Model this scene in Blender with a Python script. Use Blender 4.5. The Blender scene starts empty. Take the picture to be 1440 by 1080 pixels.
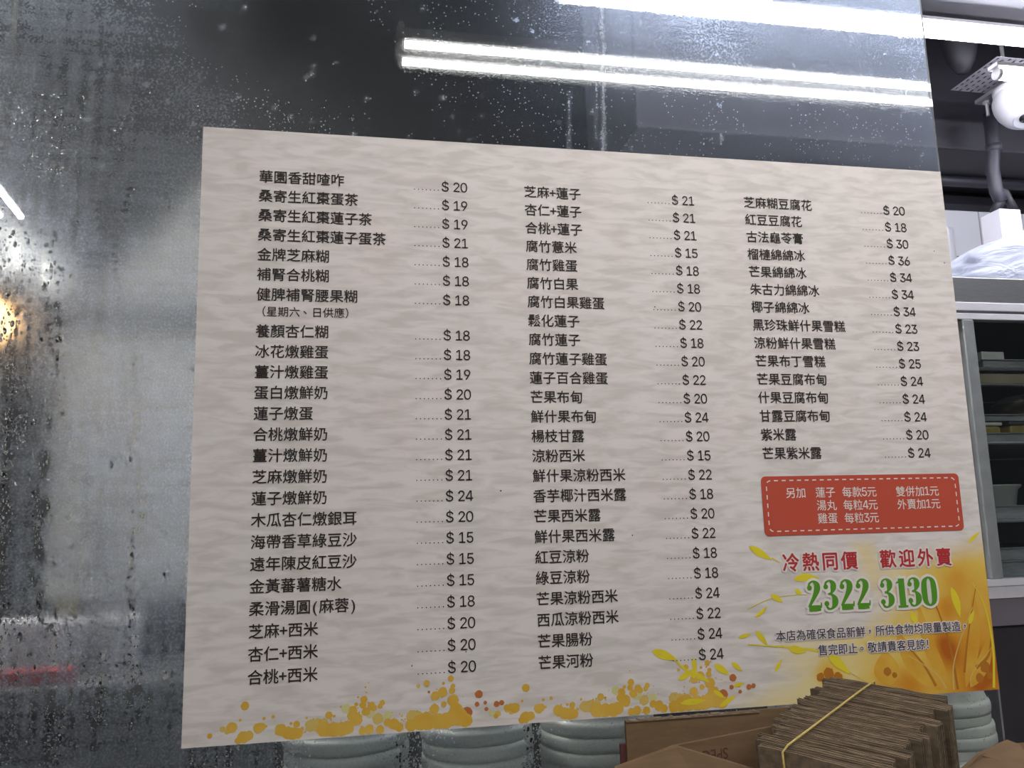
import bpy, bmesh, math, random
import numpy as np
from mathutils import Vector, Matrix

random.seed(7)
rng = np.random.default_rng(7)
scene = bpy.context.scene
COL = scene.collection

# ------------------------------------------------------------------ camera, world, exposure
CAM = np.array([0.14138412, -0.84846981, 1.48982294])
ROT = np.array([[0.98118604, 0.00605534, 0.19296966],
                [-0.19130777, 0.16502756, 0.96755736],
                [-0.02598642, -0.98627037, 0.16308118]])      # columns: right, down, forward
FPX = 1197.6
cd = bpy.data.cameras.new('camera')
cam = bpy.data.objects.new('camera', cd)
COL.objects.link(cam)
cd.sensor_fit = 'HORIZONTAL'
cd.sensor_width = 36.0
cd.lens = 36.0 * FPX / 1440.0
cd.clip_start = 0.02
cd.clip_end = 50
m4 = Matrix.Identity(4)
for i in range(3):
    m4[i][0], m4[i][1], m4[i][2], m4[i][3] = ROT[i, 0], -ROT[i, 1], -ROT[i, 2], CAM[i]
cam.matrix_world = m4
scene.camera = cam

world = bpy.data.worlds.new('world')
scene.world = world
world.use_nodes = True
bg = world.node_tree.nodes['Background']
bg.inputs[0].default_value = (0.85, 0.92, 1.0, 1)
bg.inputs[1].default_value = 0.03
scene.view_settings.view_transform = 'Standard'
scene.view_settings.look = 'None'
scene.view_settings.gamma = 1.0
scene.view_settings.use_curve_mapping = False
scene.view_settings.exposure = 1.3

TUBE_FRONT = 27.0     # radiance of the dining side tubes
TUBE_FAR = 30.0
TUBE_KITCHEN = 27.0
TUBE_LEFT = 0.8
TUBE_OVER = 52.0  # unseen lamp added to brighten the cabinet
WARM = 2.5


def ray(x, y):
    d = ROT @ np.array([(x - 720) / FPX, (y - 540) / FPX, 1.0])
    return d / np.linalg.norm(d)


def at(x, y, Y):
    """point of the plane at depth Y seen at this spot of the photograph"""
    d = ray(x, y)
    return CAM + d * (Y - CAM[1]) / d[1]


def atz(x, y, Z):
    d = ray(x, y)
    return CAM + d * (Z - CAM[2]) / d[2]


# ------------------------------------------------------------------ materials
def nm(name):
    m = bpy.data.materials.new(name)
    m.use_nodes = True
    nt = m.node_tree
    nt.nodes.clear()
    out = nt.nodes.new('ShaderNodeOutputMaterial')
    return m, nt, out


def mat(name, col, rough=0.5, metal=0.0, noise=0.0, nscale=20.0, bump=0.0, stretch=(1, 1, 1), emit=None, trans=0.0, spec=0.5, col2=None):
    m, nt, out = nm(name)
    b = nt.nodes.new('ShaderNodeBsdfPrincipled')
    b.inputs['Base Color'].default_value = (*col, 1)
    b.inputs['Roughness'].default_value = rough
    b.inputs['Metallic'].default_value = metal
    b.inputs['Specular IOR Level'].default_value = spec
    if trans:
        b.inputs['Transmission Weight'].default_value = trans
    if emit:
        b.inputs['Emission Color'].default_value = (*emit[:3], 1)
        b.inputs['Emission Strength'].default_value = emit[3]
    tc = nt.nodes.new('ShaderNodeTexCoord')
    mp = nt.nodes.new('ShaderNodeMapping')
    mp.inputs['Scale'].default_value = stretch
    nz = nt.nodes.new('ShaderNodeTexNoise')
    nz.inputs['Scale'].default_value = nscale
    nz.inputs['Detail'].default_value = 5
    nt.links.new(tc.outputs['Object'], mp.inputs[0])
    nt.links.new(mp.outputs[0], nz.inputs['Vector'])
    if noise or col2:
        mx = nt.nodes.new('ShaderNodeMixRGB')
        c2 = col2 or tuple(max(0, c * (1 - noise)) for c in col)
        mx.inputs[1].default_value = (*c2, 1)
        mx.inputs[2].default_value = (*col, 1)
        rp = nt.nodes.new('ShaderNodeValToRGB')
        rp.color_ramp.elements[0].position = 0.35
        rp.color_ramp.elements[1].position = 0.65
        nt.links.new(nz.outputs['Fac'], rp.inputs[0])
        nt.links.new(rp.outputs[0], mx.inputs[0])
        nt.links.new(mx.outputs[0], b.inputs['Base Color'])
    if bump:
        bp = nt.nodes.new('ShaderNodeBump')
        bp.inputs['Strength'].default_value = bump
        bp.inputs['Distance'].default_value = 0.002
        nt.links.new(nz.outputs['Fac'], bp.inputs['Height'])
        nt.links.new(bp.outputs[0], b.inputs['Normal'])
    nt.links.new(b.outputs[0], out.inputs[0])
    return m


def lightmat(name, col, s):
    m, nt, out = nm(name)
    e = nt.nodes.new('ShaderNodeEmission')
    e.inputs[0].default_value = (*col, 1)
    e.inputs[1].default_value = s
    nt.links.new(e.outputs[0], out.inputs[0])
    return m


M = {}
M['steel'] = mat('brushed steel', (0.36, 0.36, 0.37), 0.42, 0.85, 0.12, 30, 0.05, (1, 1, 12))
M['steel_pale'] = mat('pale sheet steel', (0.80, 0.80, 0.77), 0.45, 0.1, 0.10, 4, 0.0, (6, 1, 1))
M['tray_steel'] = mat('scratched tray steel', (0.44, 0.45, 0.47), 0.4, 0.15, 0.3, 18, 0.0, (1, 1, 8))
M['steel_dark'] = mat('dull steel', (0.16, 0.165, 0.175), 0.5, 0.5, 0.2, 25)
M['trim_white'] = mat('white enamel strip', (0.74, 0.72, 0.78), 0.4, 0, 0.04, 30)
M['frame_grey'] = mat('grey door profile', (0.34, 0.36, 0.37), 0.45, 0.2, 0.15, 30)
M['dark_in'] = mat('dark cabinet lining', (0.055, 0.055, 0.06), 0.6, 0, 0.2, 12)
M['dark_paint'] = mat('dark violet grey paint', (0.016, 0.015, 0.021), 0.55, 0, 0.12, 6)
M['beam_paint'] = mat('dark grey beam paint', (0.026, 0.024, 0.031), 0.55, 0, 0.1, 8)
M['shade_paint'] = mat('near black shade paint', (0.004, 0.004, 0.0055), 0.7, 0, 0.2, 5, spec=.2)  # darker copy of the wall paint, stands in for shade on the left
M['ceil_dark'] = mat('dark ceiling paint', (0.030, 0.027, 0.038), 0.7, 0, 0.2, 5)
M['hood'] = mat('dull added hood steel', (0.07, 0.07, 0.068), 0.6, 0, 0.15, 9)
M['soffit'] = mat('pale grey soffit board', (0.24, 0.23, 0.255), 0.6, 0, 0.05, 10)
M['kick'] = mat('black plinth', (0.05, 0.045, 0.055), 0.6, 0, 0.2, 10)
M['lower'] = mat('plum grey panel', (0.20, 0.18, 0.21), 0.5, 0, 0.1, 10)
M['floor'] = mat('dark quarry tile floor', (0.10, 0.08, 0.07), 0.5, 0, 0.3, 8)
M['counter'] = mat('grey counter laminate', (0.16, 0.155, 0.15), 0.45, 0, 0.1, 14)
M['kraft'] = mat('kraft cardboard', (0.175, 0.108, 0.055), 0.85, 0, 0.16, 45, 0.15, (1, 1, 5))
M['kraft_edge'] = mat('torn cardboard edge', (0.29, 0.215, 0.145), 0.9, 0, 0.4, 160, 0.3)
M['kraft_sheet'] = mat('grey brown corrugated board', (0.20, 0.148, 0.10), 0.9, 0, 0.35, 70, 0.3, (1, 1, 3))
M['flute'] = mat('fluted paper', (0.14, 0.10, 0.07), 0.9, 0, 0.3, 60)
M['ink_red'] = mat('faded dark red box print', (0.10, 0.03, 0.028), 0.8)
M['string'] = mat('yellow twine', (0.62, 0.47, 0.14), 0.7, 0, 0.2, 300)
M['bowl'] = mat('white plastic', (0.42, 0.44, 0.41), 0.35, 0, 0.06, 20)
M['plastic'] = mat('white moulded plastic', (0.60, 0.59, 0.62), 0.35)
M['lens'] = mat('black camera lens', (0.01, 0.01, 0.012), 0.08)
M['bolt'] = mat('zinc bolt', (0.55, 0.55, 0.56), 0.35, 0.8)
M['tray'] = mat('galvanised cable tray', (0.17, 0.16, 0.18), 0.5, 0.2, 0.1, 30)
M['pipe'] = mat('painted dark pipe', (0.040, 0.039, 0.052), 0.5, 0, 0.15, 15)
M['pipe_black'] = mat('black rubber elbow', (0.02, 0.02, 0.025), 0.6)
M['white_box'] = mat('white box board', (0.80, 0.79, 0.85), 0.5, 0, 0.03, 12)
M['yellow_tub'] = mat('dull yellow plastic', (0.42, 0.32, 0.09), 0.5, 0, 0.2, 30)
M['brass'] = mat('dull cream pot', (0.40, 0.345, 0.245), 0.45, 0, 0.2, 15)
M['red'] = mat('red plastic', (0.30, 0.05, 0.06), 0.4)
M['door_dark'] = mat('dark painted door', (0.035, 0.037, 0.040), 0.5, 0, 0.2, 5)
M['tube_front'] = lightmat('front fluorescent tube', (1.0, 0.97, 0.93), TUBE_FRONT)
M['tube_far'] = lightmat('far fluorescent tube', (1.0, 0.96, 0.90), TUBE_FAR)
M['tube_kitchen'] = lightmat('kitchen fluorescent tube', (0.88, 0.90, 1.0), TUBE_KITCHEN)
M['tube_left'] = lightmat('left kitchen tube', (1.0, 0.98, 0.93), TUBE_LEFT)
M['tube_over'] = lightmat('added overhead tube', (1.0, 0.97, 0.90), TUBE_OVER)
M['warm'] = lightmat('warm bulb', (1.0, 0.55, 0.22), WARM)
M['batten'] = mat('grey lamp batten', (0.25, 0.25, 0.26), 0.5)
M['ground_edge'] = mat('ground glass edge', (0.42, 0.43, 0.46), 0.4)
M['housing'] = mat('white lamp housing', (0.72, 0.70, 0.74), 0.4)


def bagmat():
    m, nt, out = nm('thin white plastic film')
    d = nt.nodes.new('ShaderNodeBsdfPrincipled')
    d.inputs['Base Color'].default_value = (0.66, 0.69, 0.80, 1)
    d.inputs['Roughness'].default_value = 0.35
    t = nt.nodes.new('ShaderNodeBsdfTranslucent')
    t.inputs[0].default_value = (0.72, 0.76, 0.88, 1)
    mx = nt.nodes.new('ShaderNodeMixShader')
    mx.inputs[0].default_value = 0.35
    nz = nt.nodes.new('ShaderNodeTexNoise')
    nz.inputs['Scale'].default_value = 14
    nz.inputs['Detail'].default_value = 6
    nz.inputs['Distortion'].default_value = 1.5
    tc = nt.nodes.new('ShaderNodeTexCoord')
    mp = nt.nodes.new('ShaderNodeMapping')
    mp.inputs['Scale'].default_value = (0.6, 1, 2.2)
    bp = nt.nodes.new('ShaderNodeBump')
    bp.inputs['Strength'].default_value = 0.6
    bp.inputs['Distance'].default_value = 0.02
    nt.links.new(tc.outputs['Object'], mp.inputs[0])
    nt.links.new(mp.outputs[0], nz.inputs['Vector'])
    nt.links.new(nz.outputs['Fac'], bp.inputs['Height'])
    nt.links.new(bp.outputs[0], d.inputs['Normal'])
    nt.links.new(d.outputs[0], mx.inputs[1])
    nt.links.new(t.outputs[0], mx.inputs[2])
    nt.links.new(mx.outputs[0], out.inputs[0])
    return m


M['bag'] = bagmat()


def panemat():
    m, nt, out = nm('cabinet door glass')
    t = nt.nodes.new('ShaderNodeBsdfTransparent')
    t.inputs[0].default_value = (0.86, 0.88, 0.88, 1)
    g = nt.nodes.new('ShaderNodeBsdfGlossy')
    g.inputs['Roughness'].default_value = 0.05
    mx = nt.nodes.new('ShaderNodeMixShader')
    mx.inputs[0].default_value = 0.06
    nt.links.new(t.outputs[0], mx.inputs[1])
    nt.links.new(g.outputs[0], mx.inputs[2])
    nt.links.new(mx.outputs[0], out.inputs[0])
    return m


M['pane'] = panemat()


def tilemat():
    m, nt, out = nm('glazed white wall tile')
    b = nt.nodes.new('ShaderNodeBsdfPrincipled')
    b.inputs['Roughness'].default_value = 0.15
    tc = nt.nodes.new('ShaderNodeTexCoord')
    mp = nt.nodes.new('ShaderNodeMapping')
    mp.inputs['Rotation'].default_value = (math.radians(90), 0, 0)
    mp.inputs['Location'].default_value = (0.09, 0.36, 0)
    br = nt.nodes.new('ShaderNodeTexBrick')
    br.offset = 0.0
    br.inputs['Color1'].default_value = (0.66, 0.65, 0.69, 1)
    br.inputs['Color2'].default_value = (0.62, 0.62, 0.66, 1)
    br.inputs['Mortar'].default_value = (0.30, 0.29, 0.31, 1)
    br.inputs['Scale'].default_value = 1.0
    br.inputs['Mortar Size'].default_value = 0.0025
    br.inputs['Brick Width'].default_value = 0.30
    br.inputs['Row Height'].default_value = 0.20
    nt.links.new(tc.outputs['Object'], mp.inputs[0])
    nt.links.new(mp.outputs[0], br.inputs['Vector'])
    nt.links.new(br.outputs['Color'], b.inputs['Base Color'])
    nt.links.new(b.outputs[0], out.inputs[0])
    return m


M['tile'] = tilemat()


# ------------------------------------------------------------------ object helpers
def link(name, me, m=None, parent=None, smooth=False):
    o = bpy.data.objects.new(name, me)
    COL.objects.link(o)
    if m is not None:
        me.materials.append(m)
    if parent is not None:
        o.parent = parent
        o.matrix_parent_inverse = parent.matrix_world.inverted() if False else Matrix.Translation(-Vector(parent.location))
    if smooth and len(me.polygons):
        me.polygons.foreach_set('use_smooth', [True] * len(me.polygons))
    return o


def pydata(name, vs, fs):
    me = bpy.data.meshes.new(name)
    me.from_pydata([tuple(float(c) for c in v) for v in vs], [], fs)
    me.update()
    return me


class MB:
    def __init__(s):
        s.v, s.f = [], []

    def add(s, vs, fs):
        n = len(s.v)
        s.v += [tuple(float(c) for c in v) for v in vs]
        s.f += [tuple(i + n for i in f) for f in fs]
        return s

    def box(s, a, b):
        (x0, y0, z0), (x1, y1, z1) = a, b
        return s.add([(x0, y0, z0), (x1, y0, z0), (x1, y1, z0), (x0, y1, z0), (x0, y0, z1), (x1, y0, z1), (x1, y1, z1), (x0, y1, z1)],
                     [(0, 3, 2, 1), (4, 5, 6, 7), (0, 1, 5, 4), (1, 2, 6, 5), (2, 3, 7, 6), (3, 0, 4, 7)])

    def hexa(s, q0, q1):
        """solid between two quads with the same vertex order"""
        return s.add(list(q0) + list(q1), [(3, 2, 1, 0), (4, 5, 6, 7), (0, 1, 5, 4), (1, 2, 6, 5), (2, 3, 7, 6), (3, 0, 4, 7)])

    def tube(s, pts, r, n=12, cap=True):
        pts = [Vector(p) for p in pts]
        rs = r if isinstance(r, (list, tuple)) else [r] * len(pts)
        base = len(s.v)
        prev = None
        vs, fs = [], []
        for i, p in enumerate(pts):
            d = (pts[min(i + 1, len(pts) - 1)] - pts[max(i - 1, 0)]).normalized()
            if prev is None:
                up = Vector((0, 0, 1)) if abs(d.z) < 0.9 else Vector((1, 0, 0))
                u = d.cross(up).normalized()
            else:
                u = (prev - d * prev.dot(d)).normalized()
            prev = u
            w = d.cross(u)
            for k in range(n):
                a = 2 * math.pi * k / n
                vs.append(p + (u * math.cos(a) + w * math.sin(a)) * rs[i])
        for i in range(len(pts) - 1):
            for k in range(n):
                fs.append((i * n + k, i * n + (k + 1) % n, (i + 1) * n + (k + 1) % n, (i + 1) * n + k))
        if cap:
            fs.append(tuple(range(n - 1, -1, -1)))
            fs.append(tuple((len(pts) - 1) * n + k for k in range(n)))
        return s.add(vs, fs)

    def lathe(s, c, prof, n=40, mtx=None):
        """prof: list of (radius, height) turned about z at c"""
        vs, fs = [], []
        for r, h in prof:
            for k in range(n):
                a = 2 * math.pi * k / n
                v = Vector((r * math.cos(a), r * math.sin(a), h))
                if mtx is not None:
                    v = mtx @ v
                vs.append((c[0] + v.x, c[1] + v.y, c[2] + v.z))
        for i in range(len(prof) - 1):
            for k in range(n):
                fs.append((i * n + k, i * n + (k + 1) % n, (i + 1) * n + (k + 1) % n, (i + 1) * n + k))
        return s.add(vs, fs)

    def build(s, name, m, parent=None, smooth=False, bevel=0.0):
        me = pydata(name, s.v, s.f)
        if bevel or True:
            bm = bmesh.new()
            bm.from_mesh(me)
            if bevel:
                bmesh.ops.bevel(bm, geom=[e for e in bm.edges if len(e.link_faces) == 2 and e.calc_face_angle(0) > 0.6], offset=bevel, segments=2, profile=0.5, affect='EDGES', clamp_overlap=True)
            bmesh.ops.recalc_face_normals(bm, faces=bm.faces)
            bm.to_mesh(me)
            bm.free()
        return link(name, me, m, parent, smooth)


def thing(name, label, cat, loc=(0, 0, 0), group=None):
    o = bpy.data.objects.new(name, None)
    COL.objects.link(o)
    o.empty_display_size = 0.05
    o.location = tuple(float(c) for c in loc)
    return tag(o, label, cat, group)


def tag(o, label, cat, group=None):
    o['label'] = label
    o['category'] = cat
    if group:
        o['group'] = group
    return o


def struct(o, label=None):
    o['kind'] = 'structure'
    if label:
        o['label'] = label
    return o


# ------------------------------------------------------------------ the room
XL, XR, YB, ZC = -1.7, 3.3, 1.62, 3.25
ZT = at(1380, 298, YB)[2]                     # top of the tiling
ZL = at(150, 470, .95)[2] - .03               # tiling cut lower on the left so the view there stays dark
mb = MB().box((.9, YB, 0), (XR + .1, YB + .1, ZT)).box((XL - .1, YB, 0), (.9, YB + .1, ZL))
struct(mb.build('wall_back', M['tile']), 'white tiled back wall of the kitchen')
mb = MB().box((.9, YB - .004, ZT), (XR + .1, YB + .1, ZC))
struct(mb.build('trim_1', M['dark_paint']), 'dark painted upper part of the back wall')
mb = MB().box((XL - .1, YB - .004, ZL), (.9, YB + .1, ZC))
struct(mb.build('trim_6', M['shade_paint']), 'upper back wall on the left with shade painted in as near black')
struct(MB().box((XL - .1, -2.9, 0), (XL, YB + .1, ZC)).build('wall_left', M['dark_paint']), 'dark left wall')
struct(MB().box((XR, .0, 0), (XR + .1, YB + .1, ZC)).build('wall_right', M['dark_paint']), 'dark right wall')
struct(MB().box((XL - .1, 0.0, ZC), (XR + .1, YB + .1, ZC + .1)).build('ceiling', M['ceil_dark']), 'dark kitchen ceiling')
struct(MB().box((XL - .1, -2.9, -.1), (XR + .1, YB + .1, 0)).build('floor', M['floor']), 'dark floor')
struct(MB().box((-.62, -.42, 0), (1.02, .40, 1.12)).build('wall_front', M['counter'], bevel=.006), 'half wall and ledge carrying the glass and the boxes')
# beam under the ceiling, at the back on the right
b0, b1 = at(1380, 150, 1.36), at(1380, 212, 1.30)
struct(MB().box((.95, 1.30, b1[2]), (XR, YB, ZC)).build('trim_2', M['beam_paint'], bevel=.006), 'dark painted beam crossing above the back wall')
# soffit board above the lamp
s0, s1 = at(1300, 29, .82), at(1304, 10, .5)
sz = s0[2]
struct(MB().box((1.22, .06, sz), (XR, .82, sz + .06)).build('ceiling.001', M['soffit']), 'pale grey lowered ceiling board').name = 'trim_3'
struct(MB().box((at(1318, 12, .6)[0] - .17, .10, sz - .012), (at(1318, 12, .6)[0] - .12, .80, sz)).build('trim_4', M['soffit'], bevel=.003), 'batten under the ceiling board')
# corner bead of the tiling on the right of the poster
cb = at(1333, 330, YB)
struct(MB().box((cb[0] - .03, YB - .03, 1.2), (cb[0] + .005, YB + .02, at(1333, 322, YB)[2])).build('trim_5', M['plastic'], bevel=.01), 'glossy white corner bead')

# ------------------------------------------------------------------ lamps
def tube_lamp(name, label, a, b, rad, glow, twin=0.0, housing=True, up=.045, group=None, wide=0.0):
    """fluorescent batten from a to b (tube axis); twin = spacing of the second tube"""
    a, b = Vector(a), Vector(b)
    t = thing(name, label, 'lamp', (a + b) / 2, group)
    d = (b - a).normalized()
    side = d.cross(Vector((0, 0, 1))).normalized()
    offs = [0.0] if not twin else [-twin / 2, twin / 2]
    for q in offs:
        MB().tube([a + side * q, b + side * q], rad, 16).build('tube', glow, t, True)
        for e, s in ((a, -1), (b, 1)):
            p = e + side * q
            MB().tube([p + d * s * .001, p + d * s * .009], rad * 1.05, 14).build('end_cap', M['housing'], t)
            if up > .02:
                MB().tube([p + d * s * .006 + Vector((0, 0, rad)), p + d * s * .006 + Vector((0, 0, up))], .006, 8).build('lamp_holder', M['housing'], t)
    if housing and twin and not wide:
        for q in offs:
            c, z0, z1 = side * q, Vector((0, 0, rad + .001)), Vector((0, 0, rad + .022))
            k = [a + c - side * .009 - d * .015, b + c - side * .009 + d * .015, b + c + side * .009 + d * .015, a + c + side * .009 - d * .015]
            MB().hexa([p + z0 for p in k], [p + z1 for p in k]).build('housing', M['batten'], t)
    elif housing:
        w = wide or ((twin / 2 + .022) if twin else .02)
        z0 = Vector((0, 0, up))
        z1 = Vector((0, 0, up + (.008 if wide else .028)))
        q = [a - side * w - d * .015, b - side * w + d * .015, b + side * w + d * .015, a + side * w - d * .015]
        MB().hexa([p + z0 for p in q], [p + z1 for p in q]).build('housing', M['housing'], t)
    return t


# dining side: twin tubes over the counter, mirrored in the glass
tube_lamp('tube_lamp', 'white twin tube lamp mirrored as two bright lines across the glass', (0.250, -.688, 2.40), (1.70, -.688, 2.40), .0074, M['tube_front'], .062)
tube_lamp('tube_lamp', 'unseen white twin tube lamp added above the dining side as poster fill', (0.05, -2.5, 2.60), (1.35, -2.5, 2.60), .012, M['tube_far'], .07)  # added for fill light; the poster hides its reflection
tube_lamp('tube_lamp', 'white twin tube lamp mirrored as a short slanting streak at the left edge', (-.905, -1.99, 2.5), (-.815, -.9, 2.5), .010, M['tube_far'], .06)
# kitchen side
l0, l1 = at(1180, 35, .80), at(1440, 58.5, .80)
lz = l0[2]
tube_lamp('tube_lamp', 'long white tube lamp under the pale ceiling board, glowing through the glass', (.60, .80, lz), (2.4, .80, lz), .0098, M['tube_kitchen'], 0, True, .018, None, .03)
k0 = at(1402, 104, .62)
tube_lamp('tube_lamp', 'short white tube lamp hanging beside the white dome camera', (k0[0] + .006, .62, k0[2]), (k0[0] + .9, .62, k0[2]), .0125, M['tube_kitchen'], 0, True, .0128, None, .014)
g0 = at(-105, 250, .75)
tube_lamp('tube_lamp', 'tube lamp behind the steamed glass at the upper left edge', (g0[0] - .02, .80, g0[2]), (g0[0] - .02, 1.45, g0[2]), .014, M['tube_left'], .07, True, .02, None, .10)
tube_lamp('tube_lamp', 'unseen tube lamp added over the steel wall cabinet to brighten it', (-1.15, .74, 3.02), (.05, .74, 3.02), .013, M['tube_over'], .07, True, .02, None, .12)  # out of view, added to light the cabinet; wide housing blocks its upward light
w0 = at(-12, 452, .55)
t = thing('warm_lamp', 'small warm orange lamp glowing through droplets at the left edge', 'lamp', w0)
MB().lathe(w0, [(.001, -.03), (.018, -.027), (.03, -.01), (.031, .004), (.022, .022), (.012, .034)], 20).build('bulb', M['warm'], t, True)
MB().lathe(w0, [(.012, .034), (.014, .06), (.05, .07), (.06, .02), (.062, .02), (.052, .074), (.016, .085), (.004, .12), (.004, ZC - w0[2])], 20).build('lamp_shade', M['steel'], t, True)

# ------------------------------------------------------------------ glass partition with condensation
GX0, GX1, GZ0, GZ1, GT = -.58, .8415, 1.12, 2.22, .005
FOG = [  # px, py, blur (narrow lobe roughness), wide share, whiteness
    (20, 40, .16, .40, .025), (120, 60, .18, .40, .025), (230, 60, .14, .26, .018), (300, 40, .06, .07, .006), (400, 60, .03, .015, 0), (400, 10, .03, .015, 0),
    (480, 110, .03, .03, .002), (560, 150, .03, .05, .006), (420, 160, .06, .07, .01), (120, 150, .20, .42, .03), (250, 150, .16, .32, .025), (30, 220, .22, .55, .08), (60, 320, .26, .55, .13), (30, 420, .24, .5, .13),
    (180, 260, .28, .55, .03), (260, 300, .28, .55, .03), (160, 420, .34, .6, .10), (250, 460, .34, .6, .10), (150, 620, .32, .75, .20), (240, 640, .32, .75, .20),
    (30, 600, .18, .35, .07), (30, 740, .16, .35, .07), (120, 790, .24, .65, .17), (230, 800, .26, .65, .18), (40, 900, .10, .35, .09), (140, 920, .12, .4, .10), (240, 930, .16, .5, .10),
    (60, 1040, .10, .35, .08), (200, 1040, .16, .5, .10), (340, 1060, .12, .40, .10), (480, 1060, .03, .14, .04), (580, 1060, .08, .25, .06), (700, 1060, .03, .12, .04), (860, 1060, .03, .10, .03),
    (620, 40, .04, .13, .02), (640, 150, .035, .09, .015), (760, 40, .032, .16, .03), (760, 160, .035, .10, .02), (900, 90, .032, .17, .035), (950, 190, .035, .12, .025), (1100, 110, .032, .17, .04), (1100, 200, .035, .12, .03),
    (1230, 120, .032, .18, .045), (1250, 210, .03, .16, .05), (1000, 20, .03, .22, .05), (1280, 30, .03, .22, .05), (1350, 1020, .02, .04, .015), (1400, 1030, .02, .03, .01), (800, 600, .03, .12, .03)]
fp = np.array([at(p[0], p[1], GT)[[0, 2]] for p in FOG])
fv = np.array([p[2:] for p in FOG])
NXg, NZg = 470, 400
gx = np.concatenate([np.linspace(GX0, -.32, 40, endpoint=False), np.linspace(-.32, GX1, NXg - 40)])
gz = np.linspace(GZ0, GZ1, NZg)
X, Z = np.meshgrid(gx, gz)
w = 1.0 / (((X[..., None] - fp[:, 0]) ** 2 + (Z[..., None] - fp[:, 1]) ** 2) + 4e-4) ** 1.6
fog = (w[..., None] * fv).sum(2) / w.sum(2)[..., None]          # (NZ, NX, 3)


def sst_(x):
    x = np.clip(x, 0, 1)
    return x * x * (3 - 2 * x)


def smooth_noise(nx, nz, lx, lz):
    g = rng.random((nz + 2, nx + 2))
    fx = (X - GX0) / (GX1 - GX0) * nx
    fz = (Z - GZ0) / (GZ1 - GZ0) * nz
    ix, iz = np.clip(fx.astype(int), 0, nx), np.clip(fz.astype(int), 0, nz)
    tx, tz = fx - ix, fz - iz
    tx, tz = tx * tx * (3 - 2 * tx), tz * tz * (3 - 2 * tz)
    return (g[iz, ix] * (1 - tx) + g[iz, ix + 1] * tx) * (1 - tz) + (g[iz + 1, ix] * (1 - tx) + g[iz + 1, ix + 1] * tx) * tz


cl = smooth_noise(14, 10, 0, 0) * .5 + smooth_noise(40, 30, 0, 0) * .3 + smooth_noise(150, 90, 0, 0) * .2
left = sst_(( -.02 - X) / .10)                 # heavier wet streaks on the steamy left side
streak = smooth_noise(330, 16, 0, 0) * .6 + smooth_noise(150, 40, 0, 0) * .4
beads = smooth_noise(380, 260, 0, 0)
fog *= (.72 + .56 * cl)[..., None]
fog *= (1 + left * ((streak - .5) * 1.1 + (beads - .5) * .5))[..., None]
# tracks where water has run down and wiped the fog
RUNS = []


def run(px, py0, py1, wpx=6, wob=5, s=1.0, drift=0):
    n = max(6, int((py1 - py0) / 6))
    xs = np.cumsum(rng.normal(0, wob * .35, n + 1))
    pts = [at(px + xs[i] + drift * i / n, py0 + (py1 - py0) * i / n, GT)[[0, 2]] for i in range(n + 1)]
    RUNS.append((np.array(pts), wpx * .00078 / 2, s))


run(86, 395, 530, 7, 4, .9, -3); run(82, 520, 880, 8, 4, .8, -30); run(70, 440, 500, 6, 3); run(60, 560, 900, 5, 4, .7, -12)
run(195, 560, 640, 6, 4, 1); run(200, 420, 560, 3, 3, .6, -8); run(190, 640, 760, 6, 4, .9); run(186, 700, 830, 4, 3, .8, -6); run(183, 760, 900, 4, 3, .6)
run(187, 245, 305, 7, 4, .9, -8); run(165, 330, 395, 6, 3, .7, -5); run(140, 260, 330, 6, 3, .5); run(110, 255, 320, 4, 3, .6); run(233, 250, 320, 3, 2, .5)
for _ in range(26):
    run(rng.uniform(0, 275), rng.uniform(820, 980), rng.uniform(990, 1080), rng.uniform(3, 7), 3, rng.uniform(.4, .9), rng.uniform(-4, 4))
for _ in range(12):
    y0 = rng.uniform(300, 700)
    run(rng.uniform(0, 75), y0, y0 + rng.uniform(120, 330), rng.uniform(3, 6), 3, rng.uniform(.5, .9), rng.uniform(-8, 0))
for _ in range(10):
    run(rng.uniform(270, 400), rng.uniform(1030, 1050), 1085, rng.uniform(3, 8), 2, rng.uniform(.5, .9))
for _ in range(6):
    run(rng.uniform(560, 600), rng.uniform(1015, 1040), 1085, rng.uniform(3, 6), 2, rng.uniform(.4, .8))
clear = np.zeros_like(X)
for pts, hw, s in RUNS:
    x0, x1 = pts[:, 0].min() - .006, pts[:, 0].max() + .006
    z0, z1 = pts[:, 1].min() - .004, pts[:, 1].max() + .004
    i0, i1 = np.searchsorted(gx, [x0, x1])
    j0, j1 = np.searchsorted(gz, [z0, z1])
    if i1 <= i0 or j1 <= j0:
        continue
    order = np.argsort(pts[:, 1])
    cx = np.interp(gz[j0:j1], pts[order, 1], pts[order, 0])
    d = np.abs(gx[None, i0:i1] - cx[:, None])
    zr = (gz[j0:j1] - pts[:, 1].min()) / max(1e-6, np.ptp(pts[:, 1]))
    tap = np.clip(np.minimum(zr * 5 + .25, (1 - zr) * 3 + .1), 0, 1) * (.55 + .45 * np.sin(zr * 37 + pts[0, 0] * 900))[:]
    k = np.minimum(1.15 * s * tap, 1)[:, None] * np.clip(1.5 - d / np.maximum(hw * (.6 + .7 * tap), .0013)[:, None], 0, 1)
    clear[j0:j1, i0:i1] = np.maximum(clear[j0:j1, i0:i1], k)
fog[..., 0] *= 1 - .9 * clear
fog[..., 1] *= 1 - .9 * clear
fog[..., 2] *= 1 - .75 * clear
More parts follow.
